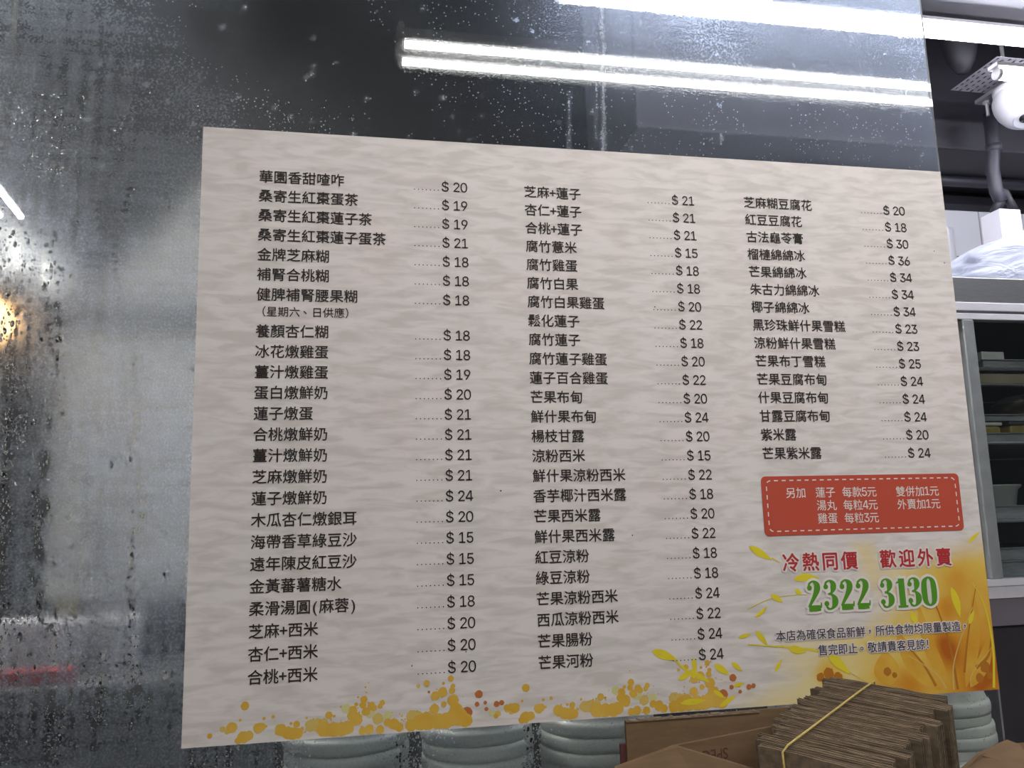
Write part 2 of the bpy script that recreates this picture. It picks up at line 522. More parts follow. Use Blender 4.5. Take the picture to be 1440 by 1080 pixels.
# dried splashes: pale drip marks below the mirrored lamp and scattered specks
drip = np.zeros_like(X)
for px, y0, y1, wd, s in ((846, 10, 55, 5, .5), (848, 55, 215, 4, .45), (800, 130, 210, 3, .3), (838, 120, 200, 3, .22), (1013, 190, 205, 6, .3), (847, 185, 212, 8, .3)):
    pts = np.array([at(px + rng.normal(0, .8), y0 + (y1 - y0) * i / 14, GT)[[0, 2]] for i in range(15)])
    cx = np.interp(Z, pts[::-1, 1], pts[::-1, 0])
    on = (Z < pts[0, 1]) & (Z > pts[-1, 1])
    drip = np.maximum(drip, on * s * np.clip(1.3 - np.abs(X - cx) / (wd * .00078 / 2 + .0008), 0, 1))
for _ in range(170):
    px, py = (rng.uniform(300, 1300), rng.uniform(0, 235)) if rng.random() < .6 else (rng.uniform(0, 280), rng.uniform(0, 420))
    c = at(px, py, GT)
    r = rng.uniform(.0012, .0032)
    i0, i1 = np.searchsorted(gx, [c[0] - .008, c[0] + .008])
    j0, j1 = np.searchsorted(gz, [c[2] - .008, c[2] + .008])
    sub = np.clip(1.5 - np.hypot(X[j0:j1, i0:i1] - c[0], Z[j0:j1, i0:i1] - c[2]) / r, 0, 1) * rng.uniform(.1, .35)
    drip[j0:j1, i0:i1] = np.maximum(drip[j0:j1, i0:i1], sub)
fog[..., 2] = np.maximum(fog[..., 2], drip)


fog[..., 0] = np.minimum(fog[..., 0], .255)


def glassmat():
    m, nt, out = nm('steamed float glass')
    L = nt.links

    def attr(n):
        a = nt.nodes.new('ShaderNodeAttribute')
        a.attribute_name = n
        return a.outputs['Fac']

    def math_(op, a, b=None, clampit=False):
        k = nt.nodes.new('ShaderNodeMath')
        k.operation = op
        k.use_clamp = clampit
        for i, v in enumerate((a, b)):
            if v is None:
                continue
            if isinstance(v, (int, float)):
                k.inputs[i].default_value = v
            else:
                L.new(v, k.inputs[i])
        return k.outputs[0]
    tc = nt.nodes.new('ShaderNodeTexCoord')
    fine = nt.nodes.new('ShaderNodeTexNoise')
    fine.inputs['Scale'].default_value = 420
    fine.inputs['Detail'].default_value = 2
    L.new(tc.outputs['Object'], fine.inputs['Vector'])
    mp = nt.nodes.new('ShaderNodeMapping')
    mp.inputs['Rotation'].default_value = (0, math.radians(-28), 0)
    mp.inputs['Scale'].default_value = (9, 30, 130)
    smear = nt.nodes.new('ShaderNodeTexNoise')
    smear.inputs['Scale'].default_value = 1.0
    smear.inputs['Detail'].default_value = 6
    smear.inputs['Distortion'].default_value = .4
    L.new(tc.outputs['Object'], mp.inputs[0])
    L.new(mp.outputs[0], smear.inputs['Vector'])
    speck = math_('MULTIPLY', math_('SUBTRACT', fine.outputs['Fac'], .46, True), 5.0, True)
    tex = math_('ADD', math_('MULTIPLY', speck, .55), math_('MULTIPLY', smear.outputs['Fac'], .9))
    blur, wide, white = attr('blur'), attr('wide'), attr('white')
    vo = nt.nodes.new('ShaderNodeTexVoronoi')
    vo.inputs['Scale'].default_value = 230
    L.new(tc.outputs['Object'], vo.inputs['Vector'])
    gate = nt.nodes.new('ShaderNodeTexNoise')
    gate.inputs['Scale'].default_value = 26
    gate.inputs['Detail'].default_value = 3
    L.new(tc.outputs['Object'], gate.inputs['Vector'])
    dots = math_('MULTIPLY', math_('LESS_THAN', vo.outputs['Distance'], .17), math_('GREATER_THAN', gate.outputs['Fac'], .47))
    dots = math_('MULTIPLY', dots, math_('MULTIPLY', math_('GREATER_THAN', white, .010), .30))
    # small bump so that droplets and dust break up the mirror
    bp = nt.nodes.new('ShaderNodeBump')
    bp.inputs['Distance'].default_value = .0006
    L.new(math_('MULTIPLY', wide, .16), bp.inputs['Strength'])
    L.new(fine.outputs['Fac'], bp.inputs['Height'])
    g1 = nt.nodes.new('ShaderNodeBsdfGlass')
    g1.distribution = 'BECKMANN'
    g1.inputs['IOR'].default_value = 1.45
    g1.inputs['Color'].default_value = (.97, .985, .98, 1)
    L.new(blur, g1.inputs['Roughness'])
    L.new(bp.outputs[0], g1.inputs['Normal'])
    g2 = nt.nodes.new('ShaderNodeBsdfGlass')
    g2.inputs['IOR'].default_value = 1.45
    g2.inputs['Roughness'].default_value = .42
    g2.inputs['Color'].default_value = (.74, .83, 1.0, 1)  # blue of the lamp halo painted into the haze colour
    mx1 = nt.nodes.new('ShaderNodeMixShader')
    L.new(math_('MULTIPLY', wide, math_('ADD', tex, .25), True), mx1.inputs[0])
    L.new(g1.outputs[0], mx1.inputs[1])
    L.new(g2.outputs[0], mx1.inputs[2])
    tr = nt.nodes.new('ShaderNodeBsdfTranslucent')
    tr.inputs[0].default_value = (.74, .79, .90, 1)
    mx2 = nt.nodes.new('ShaderNodeMixShader')
    L.new(math_('ADD', dots, math_('MULTIPLY', white, math_('ADD', math_('MULTIPLY', tex, 1.1), .2)), True), mx2.inputs[0])
    L.new(mx1.outputs[0], mx2.inputs[1])
    L.new(tr.outputs[0], mx2.inputs[2])
    L.new(mx2.outputs[0], out.inputs[0])
    return m


M['glass'] = glassmat()
gl = thing('glass_partition', 'tall steamed up glass partition behind the menu poster', 'glass', (.13, 0, GZ0))
nv = NXg * NZg
co = np.zeros((nv + 4, 3), np.float32)
co[:nv, 0] = X.ravel()
co[:nv, 1] = GT
co[:nv, 2] = Z.ravel()
co[nv:] = [(GX0, 0, GZ0), (GX1, 0, GZ0), (GX1, 0, GZ1), (GX0, 0, GZ1)]
idx = np.arange(nv).reshape(NZg, NXg)
quads = np.stack([idx[:-1, :-1], idx[1:, :-1], idx[1:, 1:], idx[:-1, 1:]], -1).reshape(-1, 4)
faces = quads.tolist() + [[nv, nv + 1, nv + 2, nv + 3],
                          [nv + 1, nv] + idx[0, :].tolist(), [nv + 3, nv + 2] + idx[-1, ::-1].tolist(),
                          [nv, nv + 3] + idx[::-1, 0].tolist(), [nv + 2, nv + 1] + idx[:, -1].tolist()]
me = bpy.data.meshes.new('pane')
me.from_pydata(co.tolist(), [], faces)
for k, nme in enumerate(('blur', 'wide', 'white')):
    a = me.attributes.new(nme, 'FLOAT', 'POINT')
    vals = np.zeros(nv + 4, np.float32)
    vals[:nv] = fog[..., k].ravel()
    a.data.foreach_set('value', vals)
me.update()
me.materials.append(M['glass'])
me.materials.append(M['ground_edge'])
for k in range(1, 5):
    me.polygons[len(me.polygons) - k].material_index = 1
link('pane', me, None, gl)

# droplets clinging to the kitchen side of the glass
M['water'] = None
m, nt, out = nm('water')
b = nt.nodes.new('ShaderNodeBsdfGlass')
b.inputs['IOR'].default_value = 1.33
b.inputs['Roughness'].default_value = .02
nt.links.new(b.outputs[0], out.inputs[0])
M['water'] = m


def dome(nseg=8):
    vs, fs = [], []
    rings = [(1.0, 0.0), (.86, .5), (.5, .86)]
    for r, h in rings:
        for k in range(nseg):
            a = 2 * math.pi * k / nseg
            vs.append((r * math.cos(a), h, r * math.sin(a)))
    vs.append((0, 1, 0))
    for i in range(2):
        for k in range(nseg):
            fs.append((i * nseg + k, (i + 1) * nseg + k, (i + 1) * nseg + (k + 1) % nseg, i * nseg + (k + 1) % nseg))
    for k in range(nseg):
        fs.append((2 * nseg + k, 3 * nseg, 2 * nseg + (k + 1) % nseg))
    fs.append(tuple(range(nseg)))
    return np.array(vs), fs


dv, df = dome()
V, F = [], []
cnt = 0


def drop(x, z, r, el=1.0):
    global cnt
    V.append(dv * np.array([r, r * .42, r * el]) + np.array([x, GT + .0002, z]))
    F.extend([tuple(i + cnt for i in f) for f in df])
    cnt += len(dv)


for _ in range(3600):
    px, py = rng.uniform(-15, 285), rng.uniform(130, 1085)
    keep = .9 if py > 780 else (.8 if px < 90 else .5)
    if rng.random() > keep:
        continue
    p = at(px, py, GT)
    drop(p[0], p[2], abs(rng.normal(0, .00045 if px > 90 else .0006)) + .0004, rng.uniform(.9, 2.2))
for pts, hw, s in RUNS:
    for q in pts:
        if rng.random() < .75:
            drop(q[0] + rng.normal(0, hw * 1.3), q[1] + rng.normal(0, .003), rng.uniform(.0005, .0013), rng.uniform(1, 2.4))
for _ in range(260):
    px = rng.choice([rng.uniform(270, 400), rng.uniform(555, 600), rng.uniform(735, 760)])
    p = at(px, rng.uniform(1020, 1085), GT)
    drop(p[0], p[2], rng.uniform(.0005, .0014), rng.uniform(.9, 1.8))
for _ in range(160):
    p = at(rng.uniform(250, 520), rng.uniform(140, 215), GT)
    drop(p[0], p[2], rng.uniform(.0004, .0009))
me = pydata('water_droplets', np.concatenate(V), F)
wd = link('water_droplets', me, M['water'], gl, True)
wd['kind'] = 'stuff'
wd['label'] = 'condensed droplets and runs of water'

# ------------------------------------------------------------------ menu poster
PZ = 1.30                                      # bottom edge of the poster
PW, PH = .841, .594
post = thing('menu_poster', 'large printed dessert menu poster stuck on the glass partition', 'poster', (PW / 2, -.0006, PZ))


def papermat():
    m, nt, out = nm('printed menu paper')
    L = nt.links
    b = nt.nodes.new('ShaderNodeBsdfPrincipled')
    b.inputs['Roughness'].default_value = .55
    b.inputs['Specular IOR Level'].default_value = .25
    tc = nt.nodes.new('ShaderNodeTexCoord')
    mp = nt.nodes.new('ShaderNodeMapping')
    mp.inputs['Rotation'].default_value = (0, math.radians(-30), 0)
    mp.inputs['Scale'].default_value = (24, 1, 115)
    nz = nt.nodes.new('ShaderNodeTexNoise')
    nz.inputs['Scale'].default_value = 1.0
    nz.inputs['Detail'].default_value = 3
    nz.inputs['Roughness'].default_value = .55
    nz.inputs['Distortion'].default_value = .6
    L.new(tc.outputs['Object'], mp.inputs[0])
    L.new(mp.outputs[0], nz.inputs['Vector'])
    rp = nt.nodes.new('ShaderNodeValToRGB')
    e = rp.color_ramp.elements
    e[0].position = .36
    e[0].color = (.575, .545, .53, 1)
    e[1].position = .60
    e[1].color = (.70, .67, .665, 1)
    L.new(nz.outputs['Fac'], rp.inputs[0])
    n2 = nt.nodes.new('ShaderNodeTexNoise')
    n2.inputs['Scale'].default_value = 9
    n2.inputs['Detail'].default_value = 3
    L.new(tc.outputs['Object'], n2.inputs['Vector'])
    tint = nt.nodes.new('ShaderNodeMixRGB')
    tint.blend_type = 'MULTIPLY'
    tint.inputs[0].default_value = 1
    r2 = nt.nodes.new('ShaderNodeValToRGB')
    r2.color_ramp.elements[0].position = .35
    r2.color_ramp.elements[0].color = (.975, .97, .955, 1)
    r2.color_ramp.elements[1].position = .65
    r2.color_ramp.elements[1].color = (1, .96, .96, 1)
    L.new(n2.outputs['Fac'], r2.inputs[0])
    L.new(rp.outputs[0], tint.inputs[1])
    L.new(r2.outputs[0], tint.inputs[2])
    at_ = nt.nodes.new('ShaderNodeAttribute')
    at_.attribute_name = 'wash'
    tone = nt.nodes.new('ShaderNodeAttribute')
    tone.attribute_name = 'tone'
    n3 = nt.nodes.new('ShaderNodeTexNoise')
    n3.inputs['Scale'].default_value = 28
    n3.inputs['Detail'].default_value = 4
    L.new(tc.outputs['Object'], n3.inputs['Vector'])
    ad = nt.nodes.new('ShaderNodeMath')
    ad.operation = 'MULTIPLY_ADD'
    L.new(n3.outputs['Fac'], ad.inputs[0])
    ad.inputs[1].default_value = .34
    L.new(tone.outputs['Fac'], ad.inputs[2])
    gr = nt.nodes.new('ShaderNodeValToRGB')
    g = gr.color_ramp
    g.elements[0].position = .12
    g.elements[0].color = (.72, .62, .32, 1)
    g.elements[1].position = 1.0
    g.elements[1].color = (.42, .11, .012, 1)
    k = g.elements.new(.40)
    k.color = (.68, .46, .085, 1)
    k = g.elements.new(.68)
    k.color = (.60, .27, .025, 1)
    L.new(ad.outputs[0], gr.inputs[0])
    mx = nt.nodes.new('ShaderNodeMixRGB')
    L.new(at_.outputs['Fac'], mx.inputs[0])
    L.new(tint.outputs[0], mx.inputs[1])
    L.new(gr.outputs[0], mx.inputs[2])
    L.new(mx.outputs[0], b.inputs['Base Color'])
    L.new(b.outputs[0], out.inputs[0])
    return m


M['paper'] = papermat()
NU, NV = 330, 240
uu, vv = np.meshgrid(np.linspace(0, 841, NU), np.linspace(0, 594, NV))


def sst(x):
    x = np.clip(x, 0, 1)
    return x * x * (3 - 2 * x)


def cloud(n, seed):
    r = np.random.default_rng(seed)
    g = r.random((n + 2, n + 2))
    fx, fz = uu / 841 * n, vv / 841 * n
    ix, iz = fx.astype(int), fz.astype(int)
    tx, tz = sst(fx - ix), sst(fz - iz)
    return (g[iz, ix] * (1 - tx) + g[iz, ix + 1] * tx) * (1 - tz) + (g[iz + 1, ix] * (1 - tx) + g[iz + 1, ix + 1] * tx) * tz


c1 = cloud(18, 3)
c2 = cloud(45, 4)
# printed golden wash in the lower right corner
edge = 728 - 1.15 * np.clip(150 - vv, 0, 200) * sst((105 - vv) / 70) + (c1 - .5) * 70 + (c2 - .5) * 24
wash = sst((uu - edge + 32) / 62) * sst((168 - vv + (c1 - .5) * 30 + (uu - 760) * .12) / 34)
lw = sst((uu - 575 + (c1 - .5) * 40) / 60) * sst((78 - vv + (c1 - .5) * 18) / 26) * .75
wash = np.maximum(wash, lw)
band = sst(1 - np.abs(uu - (690 + (165 - vv) * .35)) / 26) * sst((168 - vv) / 14) * sst((vv - 92) / 30) * .7
wash = np.maximum(wash, band)
tone = .06 + .26 * sst((uu - 700) / 120) + .14 * sst((110 - vv) / 90) * sst((uu - 660) / 80) + (c1 - .5) * .30 - .25 * sst((660 - uu) / 60)
for bu, bv, br, s in ((826, 26, 20, .45), (816, 12, 18, .4), (778, 53, 16, .35), (785, 89, 14, .3), (785, 40, 15, .35), (706, 24, 12, .3), (735, 12, 22, .35), (800, 120, 20, .2), (640, 28, 18, .32)):
    tone += s * np.exp(-((uu - bu) ** 2 + (vv - bv) ** 2) / (2 * (br * .6) ** 2))
wash *= (vv < 190)
co = np.stack([uu.ravel() / 1000, np.full(uu.size, -.0006), PZ + vv.ravel() / 1000], 1)
idx = np.arange(NU * NV).reshape(NV, NU)
fr = np.stack([idx[:-1, :-1], idx[:-1, 1:], idx[1:, 1:], idx[1:, :-1]], -1).reshape(-1, 4).tolist()
n0 = len(co)
back = np.array([(0, -.0001, PZ), (PW, -.0001, PZ), (PW, -.0001, PZ + PH), (0, -.0001, PZ + PH)])
fr += [[n0 + 3, n0 + 2, n0 + 1, n0], [n0, n0 + 1] + idx[0, ::-1].tolist(), [n0 + 2, n0 + 3] + idx[-1, :].tolist(),
       [n0 + 3, n0] + idx[:, 0].tolist(), [n0 + 1, n0 + 2] + idx[::-1, -1].tolist()]
me = bpy.data.meshes.new('paper_sheet')
me.from_pydata(np.concatenate([co, back]).tolist(), [], fr)
for nme, val in (('wash', wash), ('tone', tone)):
    a = me.attributes.new(nme, 'FLOAT', 'POINT')
    a.data.foreach_set('value', np.concatenate([val.ravel(), np.zeros(4)]).astype(np.float32))
me.update()
link('paper_sheet', me, M['paper'], post)

# lettering ------------------------------------------------------------------
DIGITS = {
    '0': ('227,-7 191,-3 158,7 130,24 105,48 85,77 69,113 57,155 50,202 48,254 50,306 57,353 69,395 85,431 106,461 130,484 159,502 191,512 227,516 262,512 295,502 323,484 348,461 368,431 384,395 396,353 403,306 405,254 403,202 396,155 384,113 368,77 348,48 323,24 295,7 263,-3 227,50 250,52 271,60 290,74 306,92 320,116 330,144 338,176 342,213 344,254 342,295 338,332 330,365 320,393 306,416 290,435 271,449 250,457 227,460 203,457 182,449 163,435 147,416 134,393 123,365 115,332 111,295 109,254 111,213 115,176 123,144 134,116 147,92 163,74 182,60 203,52', '17.19.18 16.19.17 16.20.19 15.20.16 15.21.20 14.21.15 14.22.21 14.54.22 54.53.22 53.23.22 13.55.14 55.54.14 13.56.55 52.23.53 13.57.56 51.23.52 13.58.57 50.23.51 50.24.23 12.58.13 12.59.58 49.24.50 11.59.12 49.25.24 11.60.59 48.25.49 11.61.60 47.25.48 10.61.11 47.26.25 10.62.61 46.26.47 9.62.10 46.27.26 9.63.62 45.27.46 8.63.9 8.64.63 44.27.45 44.28.27 8.65.64 43.28.44 7.65.8 43.29.28 7.66.65 42.29.43 6.66.7 42.30.29 6.67.66 41.30.42 40.30.41 6.68.67 5.68.6 40.31.30 5.69.68 39.31.40 39.32.31 4.69.5 4.70.69 38.32.39 4.71.70 37.32.38 36.32.37 4.36.71 4.32.36 4.33.32 3.33.4 2.33.3 2.34.33 2.35.34 1.35.2 1.0.35'),
    '1': ('76,0 76,55 391,55 391,0 276,509 276,0 212,0 212,448 209,448 86,358 86,427 198,509', '10.4.11 10.8.4 8.7.4 7.5.4 10.9.8 6.5.7 0.2.1 0.3.2'),
    '2': ('64,0 64,47 234,229 252,248 268,266 282,282 294,298 303,312 311,327 316,341 319,356 320,371 319,389 315,405 308,419 298,431 287,441 273,449 258,455 241,458 224,460 205,458 188,454 172,447 159,438 148,427 139,413 132,398 128,381 127,362 66,362 68,391 75,418 86,442 102,464 121,482 143,496 168,507 196,513 225,516 254,513 281,507 306,497 328,482 346,465 361,445 372,423 379,398 381,372 380,354 377,336 371,318 363,299 351,280 336,259 317,235 294,209 267,180 153,60 153,57 389,57 389,0', '38.40.39 38.41.40 37.41.38 37.42.41 36.42.37 36.43.42 35.43.36 35.44.43 34.44.35 34.20.44 20.19.44 19.45.44 33.21.34 21.20.34 18.45.19 33.22.21 17.45.18 33.23.22 16.45.17 33.24.23 16.46.45 32.24.33 15.46.16 32.25.24 14.46.15 32.26.25 14.47.46 13.47.14 31.26.32 31.27.26 12.47.13 12.48.47 31.28.27 30.28.31 11.48.12 30.29.28 11.49.48 10.49.11 9.49.10 9.50.49 8.50.9 8.51.50 7.51.8 7.52.51 6.52.7 6.53.52 5.53.6 4.53.5 4.54.53 3.54.4 3.55.54 2.55.3 2.56.55 1.56.2 1.57.56 1.58.57 1.59.58 1.60.59 1.61.60 0.61.1'),
    '3': ('218,-7 188,-5 159,1 133,10 108,22 88,38 70,57 57,79 48,104 44,132 109,132 112,115 118,100 126,87 137,76 150,66 165,59 182,54 200,51 219,50 239,51 258,55 275,61 291,69 304,80 315,93 323,108 328,125 329,145 328,163 323,180 316,196 306,211 292,223 275,234 254,241 229,246 201,248 157,248 157,299 288,448 288,452 70,452 70,509 372,509 372,461 211,278 211,289 247,290 279,286 308,276 333,262 354,244 371,222 383,198 391,173 393,145 390,116 383,90 370,66 354,45 333,27 309,12 281,2 251,-5', '42.44.43 42.45.44 42.41.45 41.40.45 40.46.45 39.47.40 47.46.40 38.47.39 47.49.48 38.49.47 38.50.49 38.51.50 38.37.51 37.52.51 36.52.37 35.52.36 35.53.52 34.53.35 33.53.34 32.53.33 32.54.53 31.54.32 31.55.54 30.55.31 29.55.30 29.56.55 28.56.29 27.56.28 27.57.56 8.10.9 8.11.10 26.57.27 26.58.57 8.12.11 25.58.26 7.12.8 7.13.12 24.58.25 24.59.58 7.14.13 23.59.24 6.14.7 6.15.14 22.59.23 6.16.15 22.60.59 21.60.22 6.17.16 5.17.6 20.60.21 5.18.17 19.60.20 5.19.18 5.60.19 5.61.60 4.61.5 4.62.61 3.62.4 3.63.62 2.63.3 2.64.63 1.64.2 1.0.64'),
    '4': ('40,163 109,163 282,443 282,509 250,509 40,105 282,105 282,163 343,105 413,105 413,163 343,163 282,0 343,0 343,509', '0.1.2.3.4 5.6.7.0 8.9.10.11 12.13.14.3'),
    '5': ('221,-7 192,-5 165,1 140,11 118,25 99,41 83,60 71,82 63,105 60,130 122,130 125,115 130,102 138,89 148,78 160,68 173,60 188,54 204,51 221,50 241,51 259,56 276,64 291,75 304,89 314,104 322,122 326,141 328,162 326,183 321,203 314,221 303,237 290,251 275,262 257,270 238,275 218,277 201,276 184,273 167,268 152,262 139,255 128,246 67,253 96,509 366,509 366,452 151,452 134,301 136,301 148,311 162,318 178,325 194,330 212,333 229,334 252,332 274,328 294,321 313,311 330,299 345,285 358,269 370,251 379,231 386,210 390,187 391,163 388,132 381,102 369,76 352,52 332,32 309,15 282,3 253,-4', '44.48.45 48.46.45 48.47.46 44.49.48 55.57.56 54.57.55 54.58.57 53.58.54 53.59.58 52.59.53 52.60.59 51.60.52 51.61.60 50.61.51 44.50.49 44.61.50 44.39.61 39.38.61 38.62.61 38.37.62 37.63.62 36.63.37 35.63.36 44.40.39 34.63.35 34.64.63 44.41.40 44.42.41 33.64.34 44.43.42 33.65.64 32.65.33 31.65.32 31.66.65 30.66.31 30.67.66 29.67.30 29.68.67 28.68.29 28.69.68 27.69.28 26.69.27 26.70.69 8.10.9 8.11.10 25.70.26 8.12.11 7.12.8 24.70.25 24.71.70 7.13.12 7.14.13 23.71.24 6.14.7 6.15.14 23.72.71 22.72.23 6.16.15 21.72.22 6.17.16 5.17.6 20.72.21 5.18.17 20.73.72 19.73.20 5.19.18 5.73.19 4.73.5 4.74.73 3.74.4 3.75.74 2.75.3 2.76.75 1.76.2 1.0.76'),
    '6': ('226,-7 196,-4 168,3 142,15 119,31 100,51 84,74 73,101 66,130 64,162 65,187 71,212 80,239 93,268 112,302 137,340 252,509 322,509 151,261 145,261 151,270 157,279 165,288 174,295 184,302 196,307 208,311 221,313 235,314 265,312 291,305 316,295 337,280 355,262 370,240 380,215 387,187 389,157 387,127 379,98 368,73 352,50 333,30 310,14 284,3 257,-4 226,48 245,50 263,55 279,63 293,73 304,86 314,101 322,119 326,137 327,157 326,178 322,196 314,213 304,228 293,241 279,251 263,259 245,264 226,265 207,264 190,259 174,252 160,241 148,229 138,214 131,197 126,179 125,158 126,138 131,119 138,102 148,86 160,73 174,63 190,55 207,50', '15.17.16 15.23.17 23.18.17 14.23.15 27.29.28 26.29.27 26.30.29 25.30.26 24.30.25 24.31.30 13.23.14 23.31.24 13.22.23 18.31.23 18.32.31 13.21.22 18.64.32 64.33.32 13.20.21 13.19.20 12.19.13 18.65.64 63.33.64 18.66.65 62.33.63 62.34.33 12.18.19 12.66.18 12.67.66 61.34.62 12.68.67 60.34.61 12.69.68 59.34.60 59.35.34 11.69.12 11.70.69 58.35.59 58.36.35 11.71.70 57.36.58 10.71.11 10.72.71 56.36.57 56.37.36 9.72.10 9.73.72 55.37.56 8.73.9 8.74.73 54.37.55 54.38.37 8.75.74 53.38.54 7.75.8 53.39.38 7.76.75 52.39.53 7.77.76 51.39.52 6.77.7 51.40.39 6.78.77 50.40.51 5.78.6 5.79.78 49.40.50 49.41.40 5.80.79 48.41.49 5.81.80 47.41.48 4.81.5 4.46.81 46.41.47 46.42.41 4.42.46 3.42.4 3.43.42 2.43.3 2.44.43 1.44.2 1.45.44 0.45.1'),
    '7': ('97,0 323,448 323,452 62,452 62,509 391,509 391,449 165,0', '3.5.4 3.2.5 2.6.5 1.6.2 1.7.6 0.7.1'),
    '8': ('226,-7 193,-5 163,1 136,11 111,25 91,42 74,62 62,84 54,109 52,135 53,156 58,176 65,195 75,212 87,228 101,241 117,252 134,260 153,265 153,267 129,276 109,289 93,308 80,330 73,354 70,380 73,405 79,429 90,450 106,469 124,485 146,498 170,508 197,514 226,516 255,514 282,508 306,498 328,485 346,469 361,450 373,429 379,405 382,380 379,354 372,330 359,308 343,289 323,276 300,267 300,265 319,260 335,252 351,241 365,228 377,212 387,195 395,176 399,156 401,135 398,109 391,84 378,62 362,42 341,25 317,11 289,1 259,-5 226,49 248,50 267,54 285,60 300,69 313,79 323,91 331,106 335,121 337,139 335,157 330,173 322,189 312,202 298,213 283,223 265,230 247,234 226,235 206,234 187,230 169,223 154,213 140,202 130,189 122,173 117,157 115,139 117,121 121,106 129,91 139,79 152,69 167,60 185,54 205,50 226,290 244,291 260,294 274,300 287,308 298,318 307,330 314,344 318,359 319,376 318,392 314,407 308,420 299,432 288,442 275,449 260,455 244,459 226,460 208,459 192,455 177,449 164,442 153,432 145,420 138,407 134,392 133,376 134,359 138,344 145,330 154,318 165,308 178,300 193,294 209,291', '33.35.34 32.35.33 32.36.35 31.36.32 31.37.36 30.37.31 30.38.37 29.38.30 29.39.38 28.123.29 123.39.29 123.122.39 122.121.39 121.40.39 28.124.123 120.40.121 28.125.124 119.40.120 27.125.28 119.41.40 27.126.125 118.41.119 27.127.126 117.41.118 116.41.117 27.128.127 26.128.27 116.42.41 26.129.128 115.42.116 26.130.129 114.42.115 25.130.26 114.43.42 25.131.130 113.43.114 24.131.25 113.44.43 24.132.131 112.44.113 24.133.132 111.44.112 111.45.44 23.133.24 23.134.133 110.45.111 23.135.134 109.45.110 109.46.45 22.135.23 22.136.135 108.46.109 22.137.136 107.46.108 107.47.46 21.137.22 21.138.137 106.47.107 21.139.138 105.47.106 21.104.139 104.47.105 21.47.104 21.48.47 20.48.21 20.49.48 19.49.20 18.49.19 18.50.49 17.50.18 17.51.50 16.51.17 16.52.51 15.52.16 15.53.52 14.86.15 86.53.15 86.54.53 14.87.86 85.54.86 14.88.87 84.54.85 14.89.88 83.54.84 13.89.14 83.55.54 13.90.89 82.55.83 13.91.90 81.55.82 12.91.13 81.56.55 12.92.91 80.56.81 11.92.12 80.57.56 11.93.92 79.57.80 79.58.57 10.93.11 10.94.93 78.58.79 10.95.94 77.58.78 77.59.58 9.95.10 9.96.95 76.59.77 8.96.9 76.60.59 8.97.96 75.60.76 75.61.60 7.97.8 7.98.97 74.61.75 7.99.98 73.61.74 6.99.7 73.62.61 6.100.99 72.62.73 6.101.100 71.62.72 5.101.6 71.63.62 5.102.101 70.63.71 5.103.102 69.63.70 5.68.103 68.63.69 5.63.68 4.63.5 4.64.63 4.65.64 3.65.4 2.65.3 2.66.65 1.66.2 1.67.66 0.67.1'),
    '9': ('226,516 256,513 285,506 310,494 333,478 352,458 368,434 380,408 387,378 389,347 387,322 382,296 373,270 359,240 340,207 315,168 200,0 130,0 301,248 307,248 302,238 295,229 287,221 278,214 268,207 257,202 245,198 232,195 218,195 188,197 161,203 137,214 116,229 98,247 83,269 72,294 66,321 64,352 66,382 73,411 85,436 101,459 120,479 143,494 168,506 196,513 226,460 207,459 190,454 174,446 160,435 148,423 138,407 131,390 127,372 125,352 127,331 131,313 138,295 148,280 160,268 174,257 190,250 207,245 226,243 245,245 263,249 279,257 293,267 305,280 314,295 322,312 326,330 327,350 326,371 322,390 314,407 305,422 293,435 279,446 263,454 245,459', '45.1.0 44.1.45 44.2.1 43.2.44 43.3.2 42.3.43 42.4.3 41.4.42 41.46.4 46.5.4 41.47.46 81.5.46 40.47.41 40.48.47 80.5.81 80.6.5 40.49.48 79.6.80 40.50.49 78.6.79 39.50.40 39.51.50 77.6.78 77.7.6 39.52.51 76.7.77 38.52.39 76.8.7 38.53.52 75.8.76 38.54.53 74.8.75 37.54.38 74.9.8 37.55.54 73.9.74 36.55.37 36.56.55 72.9.73 72.10.9 36.57.56 71.10.72 71.11.10 35.57.36 35.58.57 70.11.71 70.12.11 35.59.58 69.12.70 34.59.35 34.60.59 68.12.69 68.13.12 33.60.34 33.61.60 67.13.68 33.62.61 66.19.67 19.13.67 33.63.62 65.18.66 18.19.66 65.24.18 24.17.18 20.13.19 32.63.33 32.64.63 64.24.65 32.24.64 20.14.13 21.14.20 22.14.21 31.24.32 23.14.22 30.24.31 24.14.23 30.25.24 17.14.24 17.15.14 29.25.30 29.26.25 29.27.26 28.27.29 17.16.15'),
